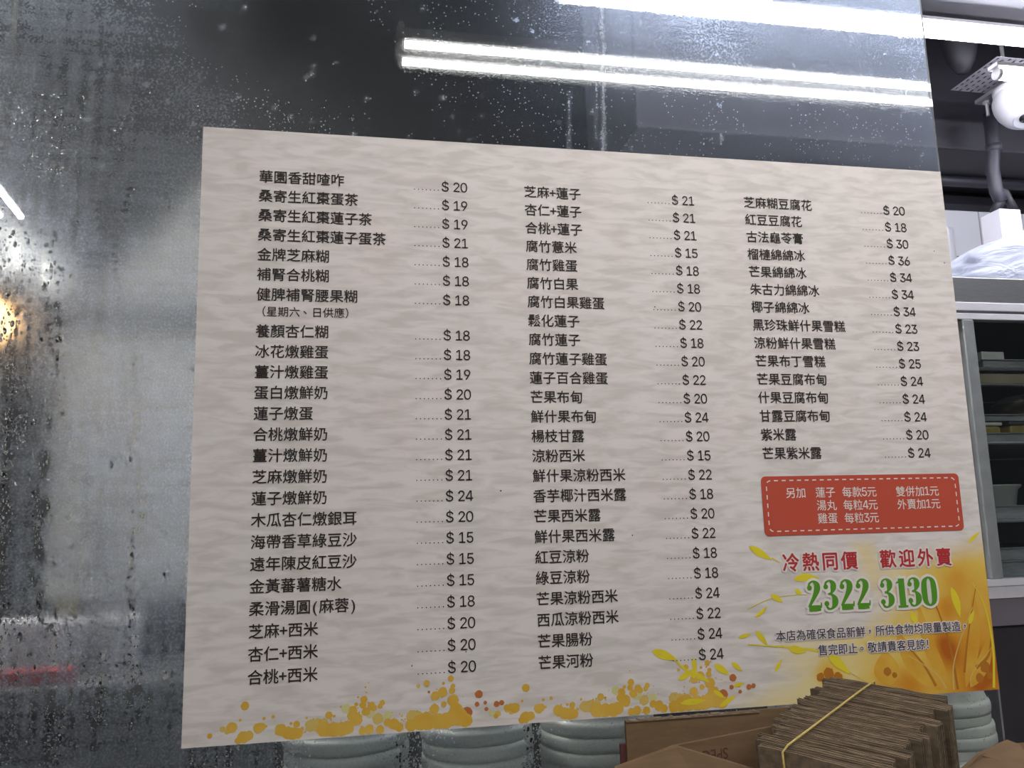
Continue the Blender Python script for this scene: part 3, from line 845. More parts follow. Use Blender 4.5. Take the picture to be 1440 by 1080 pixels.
    '$': ('202,-74 202,583 244,583 244,-74 224,-9 188,-7 156,-1 128,9 102,23 81,40 64,60 51,83 42,109 38,137 104,137 108,118 114,102 123,88 136,76 150,66 166,59 185,53 204,50 224,49 246,50 267,54 286,60 303,69 317,79 329,92 338,106 344,122 346,139 344,154 340,168 332,179 322,189 310,197 296,205 280,211 263,217 245,222 184,239 145,253 112,269 86,289 67,313 56,341 52,372 54,400 62,425 75,448 92,468 113,484 138,498 165,508 195,514 227,516 259,514 289,508 316,498 340,484 360,468 377,449 390,427 398,403 401,378 337,378 332,402 320,421 302,437 280,449 254,456 225,459 204,457 185,454 167,448 152,440 139,430 129,418 121,405 117,391 115,376 117,359 122,345 131,334 142,324 155,315 169,308 184,302 198,297 212,293 264,279 279,275 295,270 312,264 328,256 344,248 359,238 372,226 384,213 395,198 402,180 407,161 408,139 406,112 399,87 386,64 370,43 349,25 323,11 294,0 261,-7', '0.74.1 74.2.1 74.57.2 57.3.2 56.74.57 74.73.57 73.3.57 3.41.57 41.72.57 72.58.57 55.74.56 72.59.58 54.74.55 72.60.59 53.74.54 72.61.60 52.74.53 72.62.61 72.63.62 51.74.52 3.41.73 41.72.73 51.75.74 71.63.72 51.76.75 70.63.71 70.64.63 50.76.51 50.77.76 50.78.77 69.64.70 50.79.78 69.65.64 49.79.50 68.65.69 49.80.79 49.81.80 68.66.65 67.66.68 48.81.49 48.82.81 48.83.82 47.83.48 47.84.83 47.85.84 46.85.47 46.86.85 46.87.86 46.88.87 45.88.46 45.89.88 45.90.89 45.91.90 45.92.91 44.92.45 44.93.92 44.94.93 44.95.94 43.95.44 43.96.95 43.97.96 42.97.43 42.98.97 41.98.42 41.99.98 41.100.99 40.100.41 39.100.40 39.101.100 38.101.39 37.101.38 37.102.101 36.102.37 35.102.36 35.103.102 34.103.35 33.103.34 33.104.103 32.104.33 31.104.32 31.105.104 12.14.13 12.15.14 30.105.31 12.16.15 30.106.105 11.16.12 29.106.30 11.17.16 28.106.29 11.18.17 28.107.106 10.18.11 27.107.28 10.19.18 26.107.27 10.20.19 26.108.107 25.108.26 9.20.10 9.21.20 24.108.25 9.22.21 23.108.24 9.23.22 9.108.23 9.109.108 8.109.9 8.110.109 7.110.8 7.111.110 6.111.7 6.112.111 5.112.6 5.4.112'),
}
_fc = bpy.data.curves.new('lettering', 'FONT')
_fc.resolution_u = 3
_fo = bpy.data.objects.new('lettering', _fc)
COL.objects.link(_fo)
_cache = {}


def glyph(ch):
    if ch in _cache:
        return _cache[ch]
    if ch in DIGITS:
        a, b = DIGITS[ch]
        vs = np.array([[float(q) / 1000 for q in p.split(',')] for p in a.split()])
        fs = [tuple(int(q) for q in p.split('.')) for p in b.split()]
    else:
        _fc.body = ch
        bpy.context.view_layer.update()
        dg = bpy.context.evaluated_depsgraph_get()
        me = bpy.data.meshes.new_from_object(_fo.evaluated_get(dg))
        vs = np.array([v.co[:2] for v in me.vertices]) if len(me.vertices) else np.zeros((0, 2))
        fs = [tuple(p.vertices) for p in me.polygons]
        bpy.data.meshes.remove(me)
    _cache[ch] = (vs, fs)
    return _cache[ch]


def shifts(off, n):
    """copies set round a small circle give a heavier stroke"""
    return [(0.0, 0.0)] + ([(off * math.cos(a), off * math.sin(a)) for a in np.linspace(0, 2 * math.pi, n, endpoint=False) + .4] if off else [])


HALF = set('0123456789$.+()ESPC ')


class Ink:
    """flat printed shapes on the poster face, in poster millimetres"""

    def __init__(s, layer):
        s.v, s.f, s.y = [], [], -.0006 - .00012 * layer

    def shape(s, vs, fs):
        n = len(s.v)
        s.v += [(x / 1000, s.y, PZ + z / 1000) for x, z in vs]
        s.f += [tuple(i + n for i in f) for f in fs]

    def poly(s, pts):
        s.shape(pts, [tuple(range(len(pts)))])
        s.y -= 2e-6

    def disc(s, u, v, r, n=18, irregular=0.06):
        s.poly([(u + r * (1 + rng.normal(0, irregular)) * math.cos(a), v + r * (1 + rng.normal(0, irregular)) * math.sin(a)) for a in np.linspace(0, 2 * math.pi, n, endpoint=False)])

    def text(s, t, u, v, em, off=.006, sx=1.0, adv=None, half=.5, n=4):
        """u = left, v = vertical centre of the characters"""
        x = u
        for ch in t:
            vs, fs = glyph(ch)
            wd = half if ch in HALF else 1.0
            if ch == ' ':
                wd = .28
            if len(vs):
                q = vs.copy()
                if ch in DIGITS:
                    q = (q - (0, .25)) * 1.5 + (0, .375)
                if ch in HALF:
                    q[:, 0] += wd / 2 - (q[:, 0].min() + q[:, 0].max()) / 2
                if ch in '，。、':
                    q += (.25 - q[:, 0].mean() + .18, .375 - .14 - q[:, 1].mean() + (.12 if ch != '。' else .08))
                q[:, 0] = q[:, 0] * em * sx + x
                q[:, 1] = (q[:, 1] - .375) * em + v
                y = s.y
                for k_, (dx, dy) in enumerate(shifts(off, n)):
                    s.y = y - 1.5e-6 * k_
                    s.shape((q + np.array([dx, dy]) * em).tolist(), fs)
                s.y = y
            x += (adv if (adv and wd == 1.0) else wd * em) * sx
        return x

    def fit(s, t, u0, u1, v, h):
        """line of latin figures set between two measured ends"""
        parts, x = [], 0
        for ch in t:
            if ch == ' ':
                x += .29
                continue
            vs, fs = glyph(ch)
            q = vs.copy()
            q[:, 0] = (q[:, 0] - (q[:, 0].min() + q[:, 0].max()) / 2) * 1.40 + x + .28
            parts.append((q, fs, ch))
            x += .556
        for q, fs, ch in parts:
            q[:, 0] = u0 + (q[:, 0] - .045) / 1.90 * (u1 - u0)
            q[:, 1] = (q[:, 1] - .25) / .51 * h + v
            y = s.y
            for k_, (dx, dy) in enumerate(shifts(.06, 4)):
                s.y = y - 1.5e-6 * k_
                s.shape((q + (dx, dy)).tolist(), fs)
            s.y = y

    def build(s, name, m, parent=post, label=None):
        me = pydata(name, s.v, s.f)
        o = link(name, me, m, parent)
        if label:
            o['label'] = label
        return o


def ink(name, col):
    return mat(name, col, .6, 0, 0.0, spec=.2)


M['ink'] = ink('black brown ink', (.028, .022, .020))
M['ink_white'] = ink('pale ink', (.72, .66, .64))
M['ink_panel'] = ink('brick red ink', (.46, .075, .045))
M['ink_slogan'] = ink('crimson ink', (.42, .035, .04))
M['ink_green'] = ink('leaf green ink', (.085, .27, .022))
M['ink_navy'] = ink('navy ink', (.055, .055, .085))
M['ink_yellow'] = ink('bright yellow ink', (.70, .58, .035))
M['ink_gold'] = mat('golden watercolour ink', (.60, .35, .035), .6, 0, .0, 25, spec=.2, col2=(.66, .43, .08))
M['ink_pale_gold'] = ink('pale gold ink', (.60, .44, .13))
M['ink_lime'] = ink('pale lime ink', (.58, .55, .26))
M['ink_orange'] = ink('burnt orange ink', (.46, .15, .045))
M['ink_petal'] = mat('amber petal ink', (.66, .40, .06), .6, 0, 0, 30, spec=.2, col2=(.60, .30, .03))
M['ink_brown'] = ink('amber brown ink', (.42, .16, .02))

COL1 = [('華園香甜喳咋', 20), ('桑寄生紅棗蛋茶', 19), ('桑寄生紅棗蓮子茶', 19), ('桑寄生紅棗蓮子蛋茶', 21), ('金牌芝麻糊', 18), ('補腎合桃糊', 18), ('健脾補腎腰果糊', 18),
        ('養顏杏仁糊', 18), ('冰花燉雞蛋', 18), ('薑汁燉雞蛋', 19), ('蛋白燉鮮奶', 20), ('蓮子燉蛋', 21), ('合桃燉鮮奶', 21), ('薑汁燉鮮奶', 21), ('芝麻燉鮮奶', 21), ('蓮子燉鮮奶', 24),
        ('木瓜杏仁燉銀耳', 20), ('海帶香草綠豆沙', 15), ('遠年陳皮紅豆沙', 15), ('金黃蕃薯糖水', 15), ('柔滑湯圓(麻蓉)', 18), ('芝麻+西米', 20), ('杏仁+西米', 20), ('合桃+西米', 20)]
COL2 = [('芝麻+蓮子', 21), ('杏仁+蓮子', 21), ('合桃+蓮子', 21), ('腐竹薏米', 15), ('腐竹雞蛋', 18), ('腐竹白果', 18), ('腐竹白果雞蛋', 20), ('鬆化蓮子', 22), ('腐竹蓮子', 18), ('腐竹蓮子雞蛋', 20),
        ('蓮子百合雞蛋', 22), ('芒果布甸', 20), ('鮮什果布甸', 24), ('楊枝甘露', 20), ('涼粉西米', 15), ('鮮什果涼粉西米', 22), ('香芋椰汁西米露', 18), ('芒果西米露', 20), ('鮮什果西米露', 22),
        ('紅豆涼粉', 18), ('綠豆涼粉', 18), ('芒果涼粉西米', 24), ('西瓜涼粉西米', 22), ('芒果腸粉', 24), ('芒果河粉', 24)]
COL3 = [('芝麻糊豆腐花', 20), ('紅豆豆腐花', 18), ('古法龜苓膏', 30), ('榴槤綿綿冰', 36), ('芒果綿綿冰', 34), ('朱古力綿綿冰', 34), ('椰子綿綿冰', 34), ('黑珍珠鮮什果雪糕', 23), ('涼粉鮮什果雪糕', 23),
        ('芒果布丁雪糕', 25), ('芒果豆腐布甸', 24), ('什果豆腐布甸', 24), ('甘露豆腐布甸', 24), ('紫米露', 20), ('芒果紫米露', 24)]


def column(rows, u, vs, pd, ps, pr):
    for i, (t, p) in enumerate(rows):
        names, prices = Ink(5), Ink(5)
        v = vs(i)
        names.text(t, u - .5, v, 14.15, .010)
        vp = v - 1.3
        for k in range(7):
            c = pd + .6 + k * (ps - pd - .6) / 7
            prices.shape([(c + .62 * math.cos(a), vp - 4.3 + .62 * math.sin(a)) for a in np.linspace(0, 6.283, 9)[:-1]], [tuple(range(8))])
        prices.fit('$ %d' % p, ps, pr, vp, 10.3)
        names.build('dish_name', M['ink'])
        prices.build('dish_price', M['ink'])


column(COL1, 55.7, lambda i: 544.2 - 20.5 * i if i < 7 else 384.0 - 20.4 * (i - 7), 211.4, 240.9, 267.8)
column(COL2, 329.4, lambda i: 542.2 - 20.27 * i, 468.2, 497.2, 523.6)
column(COL3, 583.0, lambda i: 542.8 - 20.3 * i, 729.4, 759.1, 786.9)
k = Ink(5)
k.text('（星期六、日供應）', 54.2, 403.8, 10.9, .004)
k.build('weekend_note', M['ink'])

# red surcharge panel
def rrect(u0, v0, u1, v1, r, n=6):
    pts = []
    for cx, cy, a0 in ((u1 - r, v0 + r, -90), (u1 - r, v1 - r, 0), (u0 + r, v1 - r, 90), (u0 + r, v0 + r, 180)):
        for i in range(n + 1):
            a = math.radians(a0 + 90 * i / n)
            pts.append((cx + r * math.cos(a), cy + r * math.sin(a)))
    return pts


k = Ink(5)
k.poly(rrect(578.9, 170.9, 819, 233.9, 5))
panel = k.build('surcharge_panel', M['ink_panel'], label='red panel of extra charges')
k = Ink(7)
path = rrect(584.6, 175.6, 813.6, 229.2, 5, 8)
path.append(path[0])
seg = np.array(path)
L_ = np.concatenate([[0], np.cumsum(np.hypot(*np.diff(seg, axis=0).T))])
nd = 62
for i in range(nd):
    ss = np.linspace(L_[-1] * i / nd, L_[-1] * (i + .52) / nd, 4)
    px_, py_ = np.interp(ss, L_, seg[:, 0]), np.interp(ss, L_, seg[:, 1])
    for a in range(3):
        p, q = np.array([px_[a], py_[a]]), np.array([px_[a + 1], py_[a + 1]])
        d = (q - p) / max(np.hypot(*(q - p)), 1e-6)
        nn = np.array([-d[1], d[0]]) * .6
        k.shape([p - nn, q - nn, q + nn, p + nn], [(0, 1, 2, 3)])
k.build('dashed_border', M['ink_white'], panel)
for grp in ((('另加', 606.3, 215.9),), (('蓮子', 641.2, 215.8), ('每款5元', 673.0, 215.5)), (('湯丸', 641.4, 201.9), ('每粒4元', 673.0, 201.5)), (('雞蛋', 641.4, 188.0), ('每粒3元', 673.0, 187.6)),
            (('雙併加1元', 738.2, 215),), (('外賣加1元', 738.4, 201.0),)):
    k = Ink(7)
    for t, u, v in grp:
        k.text(t, u, v, 12.0, .004)
    k.build('panel_lettering', M['ink_white'], panel)

# slogan, telephone number, notice with pale outlines
for t, u in (('冷熱同價', 596.2), ('歡迎外賣', 710.8)):
    sl, so = Ink(8), Ink(6)
    sl.text(t, u, 142.8, 20.0, .026, adv=22.8)
    so.text(t, u, 142.8, 20.0, .11, adv=22.8, n=12)
    so.build('outline', M['ink_white'], sl.build('slogan', M['ink_slogan'], label='crimson slogan in large characters'))


def sweep(pts, n=None):
    """outline of a stroke: pts = (x, y, width) smoothed"""
    P = np.array(pts, float)
    tt = np.linspace(0, len(P) - 1, (len(P) - 1) * 8 + 1)
    out = []
    for t in tt:
        i = int(min(t, len(P) - 2))
        f = t - i
        p0, p1, p2, p3 = P[max(i - 1, 0)], P[i], P[i + 1], P[min(i + 2, len(P) - 1)]
        out.append(.5 * ((2 * p1) + (-p0 + p2) * f + (2 * p0 - 5 * p1 + 4 * p2 - p3) * f * f + (-p0 + 3 * p1 - 3 * p2 + p3) * f ** 3))
    return np.array(out)


DIG = {  # heavy condensed serif figures in a 1 x 2 cell: strokes (x, y, width) and balls
    '2': ([[(.18, 1.50, .10), (.22, 1.78, .12), (.47, 1.94, .10), (.70, 1.72, .30), (.70, 1.38, .32), (.50, .92, .22), (.26, .50, .16), (.12, .22, .14)], [(.10, .14, .28), (.50, .14, .30), (.86, .15, .26)], [(.88, .16, .10), (.92, .36, .08), (.93, .52, .05)]], [(.22, 1.52, .16)]),
    '3': ([[(.18, 1.58, .10), (.24, 1.82, .11), (.48, 1.95, .09), (.70, 1.74, .28), (.70, 1.44, .30), (.56, 1.14, .12), (.34, 1.06, .08)], [(.34, 1.06, .08), (.58, 1.00, .12), (.76, .72, .31), (.74, .38, .31), (.52, .08, .10), (.28, .10, .12), (.16, .34, .10)]], [(.22, 1.55, .15), (.20, .42, .16)]),
    '1': ([[(.50, .06, .34), (.50, .9, .34), (.50, 1.96, .34)], [(.16, .05, .10), (.5, .05, .12), (.84, .05, .10)], [(.12, 1.66, .06), (.28, 1.72, .10), (.48, 1.88, .18)]], []),
    '0': ([[(.5, 1.95, .10), (.24, 1.72, .26), (.17, 1.3, .32), (.17, .7, .32), (.24, .28, .26), (.5, .05, .10), (.76, .28, .26), (.83, .7, .32), (.83, 1.3, .32), (.76, 1.72, .26), (.5, 1.95, .10)]], [])}


def figure(k, ch, u, v, w, h, grow=0.0):
    strokes, balls = DIG[ch]
    for st in strokes:
        ring = st[0] == st[-1]
        q = sweep([st[-2]] + st + [st[1]])[8:-8] if ring else sweep(st)
        xy = q[:, :2] * np.array([w, h / 2]) + np.array([u, v])
        d = np.gradient(xy, axis=0)
        if ring:
            d[0] = d[-1] = xy[1] - xy[-2]
        d /= np.maximum(np.hypot(d[:, 0], d[:, 1]), 1e-6)[:, None]
        nrm = np.stack([-d[:, 1], d[:, 0]], 1)
        hw = (np.maximum(q[:, 2], .04) * w / 2 * 1.22 + grow)[:, None]
        a, b = xy + nrm * hw, xy - nrm * hw
        if grow and not ring:
            a[0] -= d[0] * grow; b[0] -= d[0] * grow; a[-1] += d[-1] * grow; b[-1] += d[-1] * grow
        n = len(q)
        k.shape(np.concatenate([a, b]).tolist(), [(i, n + i, n + i + 1, i + 1) for i in range(n - 1)])
        k.y -= 3e-6
    for x, y, r in balls:
        k.poly([(u + x * w + (r * w + grow) * math.cos(t), v + y * h / 2 + (r * w + grow) * math.sin(t)) for t in np.linspace(0, 2 * math.pi, 20, endpoint=False)])


for word, us, v in (('2322', (621.3, 640.3, 659.3, 678.3), 92.4), ('3130', (707.0, 725.2, 740.0, 758.2), 91.4)):
    ph, po = Ink(8), Ink(6)
    for ch, u in zip(word, us):
        figure(ph, ch, u, v, 17.6, 30.8)
        figure(po, ch, u, v, 17.6, 30.8, 2.6)
    po.build('outline', M['ink_white'], ph.build('phone_number', M['ink_green'], label='green telephone number'))
for t, u, v in (('本店為確保食品新鮮，所供食物均限量製造，', 582.6, 68.4), ('售完即止。敬請貴客見諒！', 629.2, 51.8)):
    nl, no = Ink(8), Ink(6)
    nl.text(t, u, v, 11.5, .012)
    no.text(t, u, v, 11.5, .10, n=12)
    no.build('outline', M['ink_white'], nl.build('notice_text', M['ink_navy'], label='dark blue notice line'))

# splashes of gold along the lower edge (the printed motif appears twice)
DOTS = '54,33,3.8,g;43,15,4.8,g;53,6,5.3,g;58,7,4.2,g;49,3.4,3.2,g;66,13,4.6,g;69,14,3.5,g;79,22,1.7,g;71,21,1.5,g;50,21,1.3,g;73,14,1.2,g;24,9,2.3,g;35,14,2.6,y;39,12,2.7,y;86,10,5.4,g;92,7,5.4,g;97,6,5.5,g;101,6,4.9,g;84,12,2.7,g;100,14,3.1,g;105,10,1.6,g;95,15,1.4,g;109,19,1.2,g;113,12,5.5,y;119,12,5.9,y;125,8,6.9,g;133,7,6.6,g;141,7,6.4,g;146,8,6.0,g;125,14,3.6,y;129,20,3.4,g;121,15,1.6,g;134,19,1.2,g;151,23,4.0,g;145,25,4.4,p;154,15,6.0,g;150,18,4.4,g;161,32,3.4,g;160,27,3.0,g;168,26,3.6,g;178,28,2.6,g;154,28,1.8,g;163,21,4.0,g;170,24,3.2,g;176,25,2.4,g;167,19,4.4,p;183,16,4.1,p;174,14,5.1,y;166,5,4.4,g;160,4,3.6,g;176,4.2,4.0,g;183,10,3.7,g;189,8,5.1,g;194,5,4.1,g;206,14,5.7,y;212,14,4.1,y;217,13,3.1,g;219,11,6.2,g;213,8,7.2,g;205,6,5.7,g;221,8,7.2,g;230,8,7.3,g;238,8,7.3,g;244,10,7.3,g;250,11,8.4,g;257,7,6.3,g;248,17,6.3,g;245,26,5.4,g;227,19,4.6,g;228,31,4.2,g;235,34,4.6,g;236,23,2.7,g;244,35,3.1,g;245,39,2.3,g;243,46,2.9,g;236,42,1.5,g;220,43,2.9,g;212,41,1.9,y;222,35,1.2,o;258,14,5.3,o;270,30,3.8,o;268,21,2.3,o;276,22,1.7,o;277,16,1.9,o;287,20,2.8,o;292,21,2.4,o;282,12,3.0,p;288,11,3.0,y;297,16,3.0,g;301,16,3.4,g'
for sh in (0, 262.2):
    lay = {'y': Ink(1), 'p': Ink(1.4), 'g': Ink(1.8), 'o': Ink(2.6)}
    for s in DOTS.split(';'):
        a, b, c, t = s.split(',')
        if sh and float(a) > 276 and t != 'o':
            continue
        r = float(c)
        v = max(float(b), r * .75 if r < 3 else float(b))
        u = float(a) + sh
        # keep the print inside the sheet
        pts = [(u + r * (1 + rng.normal(0, .05)) * math.cos(q), max(.15, v + r * (1 + rng.normal(0, .05)) * math.sin(q))) for q in np.linspace(0, 6.2832, 20, endpoint=False)]
        lay[t].poly(pts)
    for _ in range(70):
        u = rng.uniform(85, 262)
        h = 34 * math.exp(-((u - 160) / 26) ** 2) + 46 * math.exp(-((u - 240) / 18) ** 2) + 16
        lay['g'].disc(u + sh, rng.uniform(2, h) , rng.uniform(.35, 1.0), 10)
    lay['y'].build('gold_splashes', M['ink_pale_gold'], label='pale gold splashes along the lower edge')
    lay['p'].build('gold_splashes', M['ink_lime'], label='pale lime splashes along the lower edge')
    lay['g'].build('gold_splashes', M['ink_gold'], label='golden splashes along the lower edge')
    lay['o'].build('gold_splashes', M['ink_orange'], label='burnt orange spots along the lower edge')

# petals, stalks and leaves printed in the lower right corner
def leaf(k, u0, v0, u1, v1, w, bend=0.0):
    a, b = np.array([u0, v0]), np.array([u1, v1])
    d = b - a
    n = np.array([-d[1], d[0]]) / max(np.hypot(*d), 1e-6)
    up, dn = [], []
    for t in np.linspace(0, 1, 13):
        c = a + d * t + n * bend * math.sin(math.pi * t)
        hw = w * math.sin(math.pi * t ** .8) ** .9 * .5 + .05
        up.append(tuple(c + n * hw))
        dn.append(tuple(c - n * hw))
    k.poly(up + dn[::-1])


def stroke(k, pts, w0, w1):
    q = sweep([(p[0], p[1], 0) for p in pts])[:, :2]
    d = np.gradient(q, axis=0)
    d /= np.maximum(np.hypot(d[:, 0], d[:, 1]), 1e-6)[:, None]
    n = np.stack([-d[:, 1], d[:, 0]], 1)
    hw = np.linspace(w0, w1, len(q))[:, None] / 2
    a, b = q + n * hw, q - n * hw
    m_ = len(q)
    k.shape(np.concatenate([a, b]).tolist(), [(i, m_ + i, m_ + i + 1, i + 1) for i in range(m_ - 1)])
    k.y -= 2e-6


k = Ink(1)
leaf(k, 711, 12, 707, 48, 30, 2)
leaf(k, 770, 3, 722, 72, 20, 8)
leaf(k, 782, 3, 752, 98, 15, 6)
leaf(k, 806, 4, 838, 60, 16, -4)
leaf(k, 800, 4, 822, 112, 15, -6)
k.build('petals', M['ink_petal'], label='amber petals in the lower right corner')
k = Ink(1.6)
stroke(k, [(790, 3), (786, 48), (778, 79), (768, 108)], 3.0, 1.2)
stroke(k, [(764, 8), (752, 30), (735, 50)], 3.4, 1.0)
stroke(k, [(800, 20), (810, 60), (826, 110)], 3.0, 1.0)
stroke(k, [(815, 24), (832, 36), (839, 60)], 4.0, 1.5)
for u, v, r in ((826, 24, 6), (818, 13, 5), (831, 15, 4), (708, 26, 4.5), (716, 22, 3), (640, 28, 6), (630, 25, 4.5), (650, 24, 5)):
    k.disc(u, v, r, 16)
k.build('stalks', M['ink_brown'], label='brown stalks and spots in the lower right corner')
k = Ink(2.2)
stroke(k, [(785, 3), (788, 29), (802, 59), (819, 88)], 1.8, .8)
stroke(k, [(776, 5), (764, 22), (735, 41)], 1.6, .7)
stroke(k, [(806, 5), (810, 19), (838, 45)], 1.2, .5)
stroke(k, [(660, 30), (690, 12)], 1.0, .6)
k.build('stems', M['ink_pale_gold'])
k = Ink(2.8)
stroke(k, [(822, 114), (832, 95), (837, 70), (838.4, 39), (834, 2)], .8, 3.2)
leaf(k, 795, 110, 802, 77, 9, 1)
leaf(k, 743, 86, 748, 72, 7)
leaf(k, 812, 70, 820, 84, 5)
leaf(k, 560, 161, 585, 146, 8)
stroke(k, [(585, 148), (594, 143)], 1.6, .8)
leaf(k, 608, 125, 638, 125, 8, 2)
leaf(k, 581, 111, 594, 102, 6)
leaf(k, 561, 89, 576, 99, 4, -1)
leaf(k, 609, 115, 616, 109, 5)
leaf(k, 561, 75, 573, 60, 6)
leaf(k, 596, 56, 616, 51, 8)
leaf(k, 579, 33, 588, 45, 4)
stroke(k, [(553, 97), (579, 106), (603, 109), (623, 109)], .9, .5)
stroke(k, [(551, 62), (576, 59), (609, 55), (638, 48), (662, 29)], 1.0, 3.0)
leaf(k, 640, 49, 664, 26, 10)
leaf(k, 541, 69, 556, 72, 4)
leaf(k, 447, 61, 473, 51, 9)
stroke(k, [(470, 52), (480, 42), (491, 33)], 1.5, 3.5)
leaf(k, 491, 52, 492, 33, 5)
leaf(k, 473, 31, 492, 41, 6)
leaf(k, 488, 38, 507, 27, 5)
leaf(k, 513, 44, 529, 33, 7)
leaf(k, 474, 9, 502, 10, 6)
leaf(k, 516, 3, 535, 13, 5)
leaf(k, 510, 19, 522, 11, 4)
leaf(k, 532, 22, 545, 24, 4)
leaf(k, 822, 157, 839, 169, 4)
leaf(k, 532, 45, 543, 36, 5)
k.build('leaves', M['ink_yellow'], label='bright yellow leaves drifting across the lower right')
# small dark flecks on the paper
k = Ink(5.5)
for u, v in ((296, 224), (206, 60), (258, 70), (40, 415), (820, 494), (832, 480), (470, 418), (432, 176)):
    k.disc(u, v, rng.uniform(.4, 1.0), 9, .2)
k.build('flecks', M['ink_navy'])
bpy.data.objects.remove(_fo)
bpy.data.curves.remove(_fc)

# ------------------------------------------------------------------ bowls stacked behind the glass
def bowl(name, label, c, r, group, body=.045, pitch=.017):
    """upside-down bowl standing on its rim"""
    mb = MB().lathe((0, 0, 0), [(r * .92, 0), (r * .985, -.001), (r, .003), (r, .009), (r * .985, .0125), (r * .955, .013), (r * .93, .017), (r * .86, .028), (r * .74, .040), (r * .60, .046), (.001, .046), (.001, .0445), (r * .59, .0445), (r * .725, .0385), (r * .845, .0265), (r * .915, .0155), (r * .94, .0115), (r * .97, .0110), (r * .985, .0085), (r * .985, .003), (r * .97, 0), (r * .92, 0)], 48)
    o = mb.build(name, M['bowl'], None, True)
    o.location = tuple(float(q) for q in c)
    return tag(o, label, 'bowl', group)


ORD = ['topmost', 'second', 'third', 'fourth', 'fifth', 'sixth', 'seventh', 'eighth', 'ninth', 'tenth', 'eleventh', 'twelfth']
proto = None
for sname, pxl, pxr, pyt, Y, n, pitch in (('leftmost bowl stack under the poster', 398, 574, 985, .115, 9, .0150),
                                  ('middle bowl stack under the poster', 590, 746, 975, .115, 9, .0150),
                                  ('bowl stack just left of the brown carton', 760, 915, 965, .115, 9, .0150),
                                  ('bowl stack right of the cardboard bundle', 1250, 1378, 944, .10, 12, .0118)):
    a, b = at(pxl, 1050 if pxl < 1000 else 1010, Y), at(pxr, 1050 if pxl < 1000 else 1010, Y)
    r = (b[0] - a[0]) / 2
    cx = (a[0] + b[0]) / 2
    ztop = at((pxl + pxr) / 2, pyt, Y - r * .5)[2]
    z = ztop - .046
    proto = None
    for i in range(n):
        which = ORD[i] if i < len(ORD) else 'lowest visible'
        lab = ('topmost white bowl of the ' if i == 0 else '%s white bowl from top, ' % which) + sname
        c = (cx + random.uniform(-.0025, .0025), Y + random.uniform(-.002, .002), z - pitch * i)
        if proto is None:
            proto = bowl('bowl', lab, c, r, 'nested bowls in the ' + sname)
        else:
            o = proto.copy()
            COL.objects.link(o)
            o.location = tuple(float(q) for q in c)
            tag(o, lab, 'bowl', 'nested bowls in the ' + sname)
    if proto is not None and n:
        pass

# ------------------------------------------------------------------ carton and cardboard bundle on the ledge
def board(mb, pts, th, nrm=(0, 1, 0)):
    nrm = Vector(nrm).normalized() * th
    q0 = [Vector(p) for p in pts]
    q1 = [p + nrm for p in q0]
    n = len(q0)
    mb.add(q0 + q1, [tuple(range(n - 1, -1, -1)), tuple(range(n, 2 * n))] + [(i, (i + 1) % n, n + (i + 1) % n, n + i) for i in range(n)])
    return mb


CZ = 1.1205
car = thing('carton', 'open brown cardboard carton with raised flaps, holding the tied bundle', 'box', (.56, -.16, CZ))
p0, p1 = at(880, 1015, -.05), at(1068, 1001, -.05)
mb = MB()
board(mb, [(p0[0], -.05, p0[2]), (p1[0] + .17, -.05, p1[2] + .004), (p1[0] + .17, -.05, CZ), (p0[0], -.05, CZ)], .004)
mb.build('back_panel', M['kraft'], car)
mb = MB()
n_ = 60
for i in range(n_):   # rough cut upper edge
    xa = p0[0] + (p1[0] - p0[0]) * i / n_
    xb = p0[0] + (p1[0] - p0[0]) * (i + 1) / n_
    za = p0[2] + (p1[2] - p0[2]) * i / n_
    mb.box((xa, -.0512, za - .0004), (xb, -.0462, za + .0008 + random.random() * .0012))
mb.build('cut_edge', M['kraft_edge'], car)
i0, i1, i2 = at(948, 1049, -.10), at(1066, 1026, -.10), at(880, 1070, -.10)
mb = MB()
board(mb, [(i2[0] - .01, -.10, i2[2] - .006), (i0[0], -.10, i0[2]), (i1[0], -.10, i1[2]), (i1[0] + .10, -.10, i1[2] + .01), (i1[0] + .10, -.10, CZ), (i2[0] - .01, -.10, CZ)], .004)
mb.build('inner_flap', M['kraft'], car)
f0, f1, f2 = at(866, 1081, -.16), at(951, 1050, -.15), at(1096, 1093, -.17)
mb = MB()
q = [Vector(f0), Vector(f1), Vector(f2), Vector((f2[0], -.22, CZ + .02)), Vector((f0[0], -.22, CZ + .02))]
board(mb, q, .004, (0, 1, .2))
mb.build('front_flap', M['kraft'], car)
r0 = [at(*p) for p in ((1352, 1086, -.12), (1378, 1062, -.11), (1410, 1046, -.10), (1421, 1042, -.10), (1434, 1047, -.11), (1452, 1046, -.12), (1470, 1090, -.15))]
mb = MB()
board(mb, [Vector(p) for p in r0] + [Vector((r0[-1][0], -.16, CZ)), Vector((r0[0][0], -.16, CZ))], .004, (0, 1, .1))
mb.build('right_flap', M['kraft'], car)
mb = MB()
x0, x1 = p0[0], r0[-1][0]
mb.box((x0, -.30, CZ), (x1, -.046, CZ + .004))
mb.build('base', M['kraft'], car)
mb = MB().box((x0, -.30, CZ + .004), (x1, -.296, CZ + .06))
mb.build('front_panel', M['kraft'], car)
mb = MB()
e0, e1 = at(876, 1046, -.045), at(881, 1066, -.045)
mb.box((p0[0] - .005, -.047, e1[2] - .02), (p0[0] + .001, -.043, e0[2]))
mb.build('tape_edge', M['ink_red'], car)
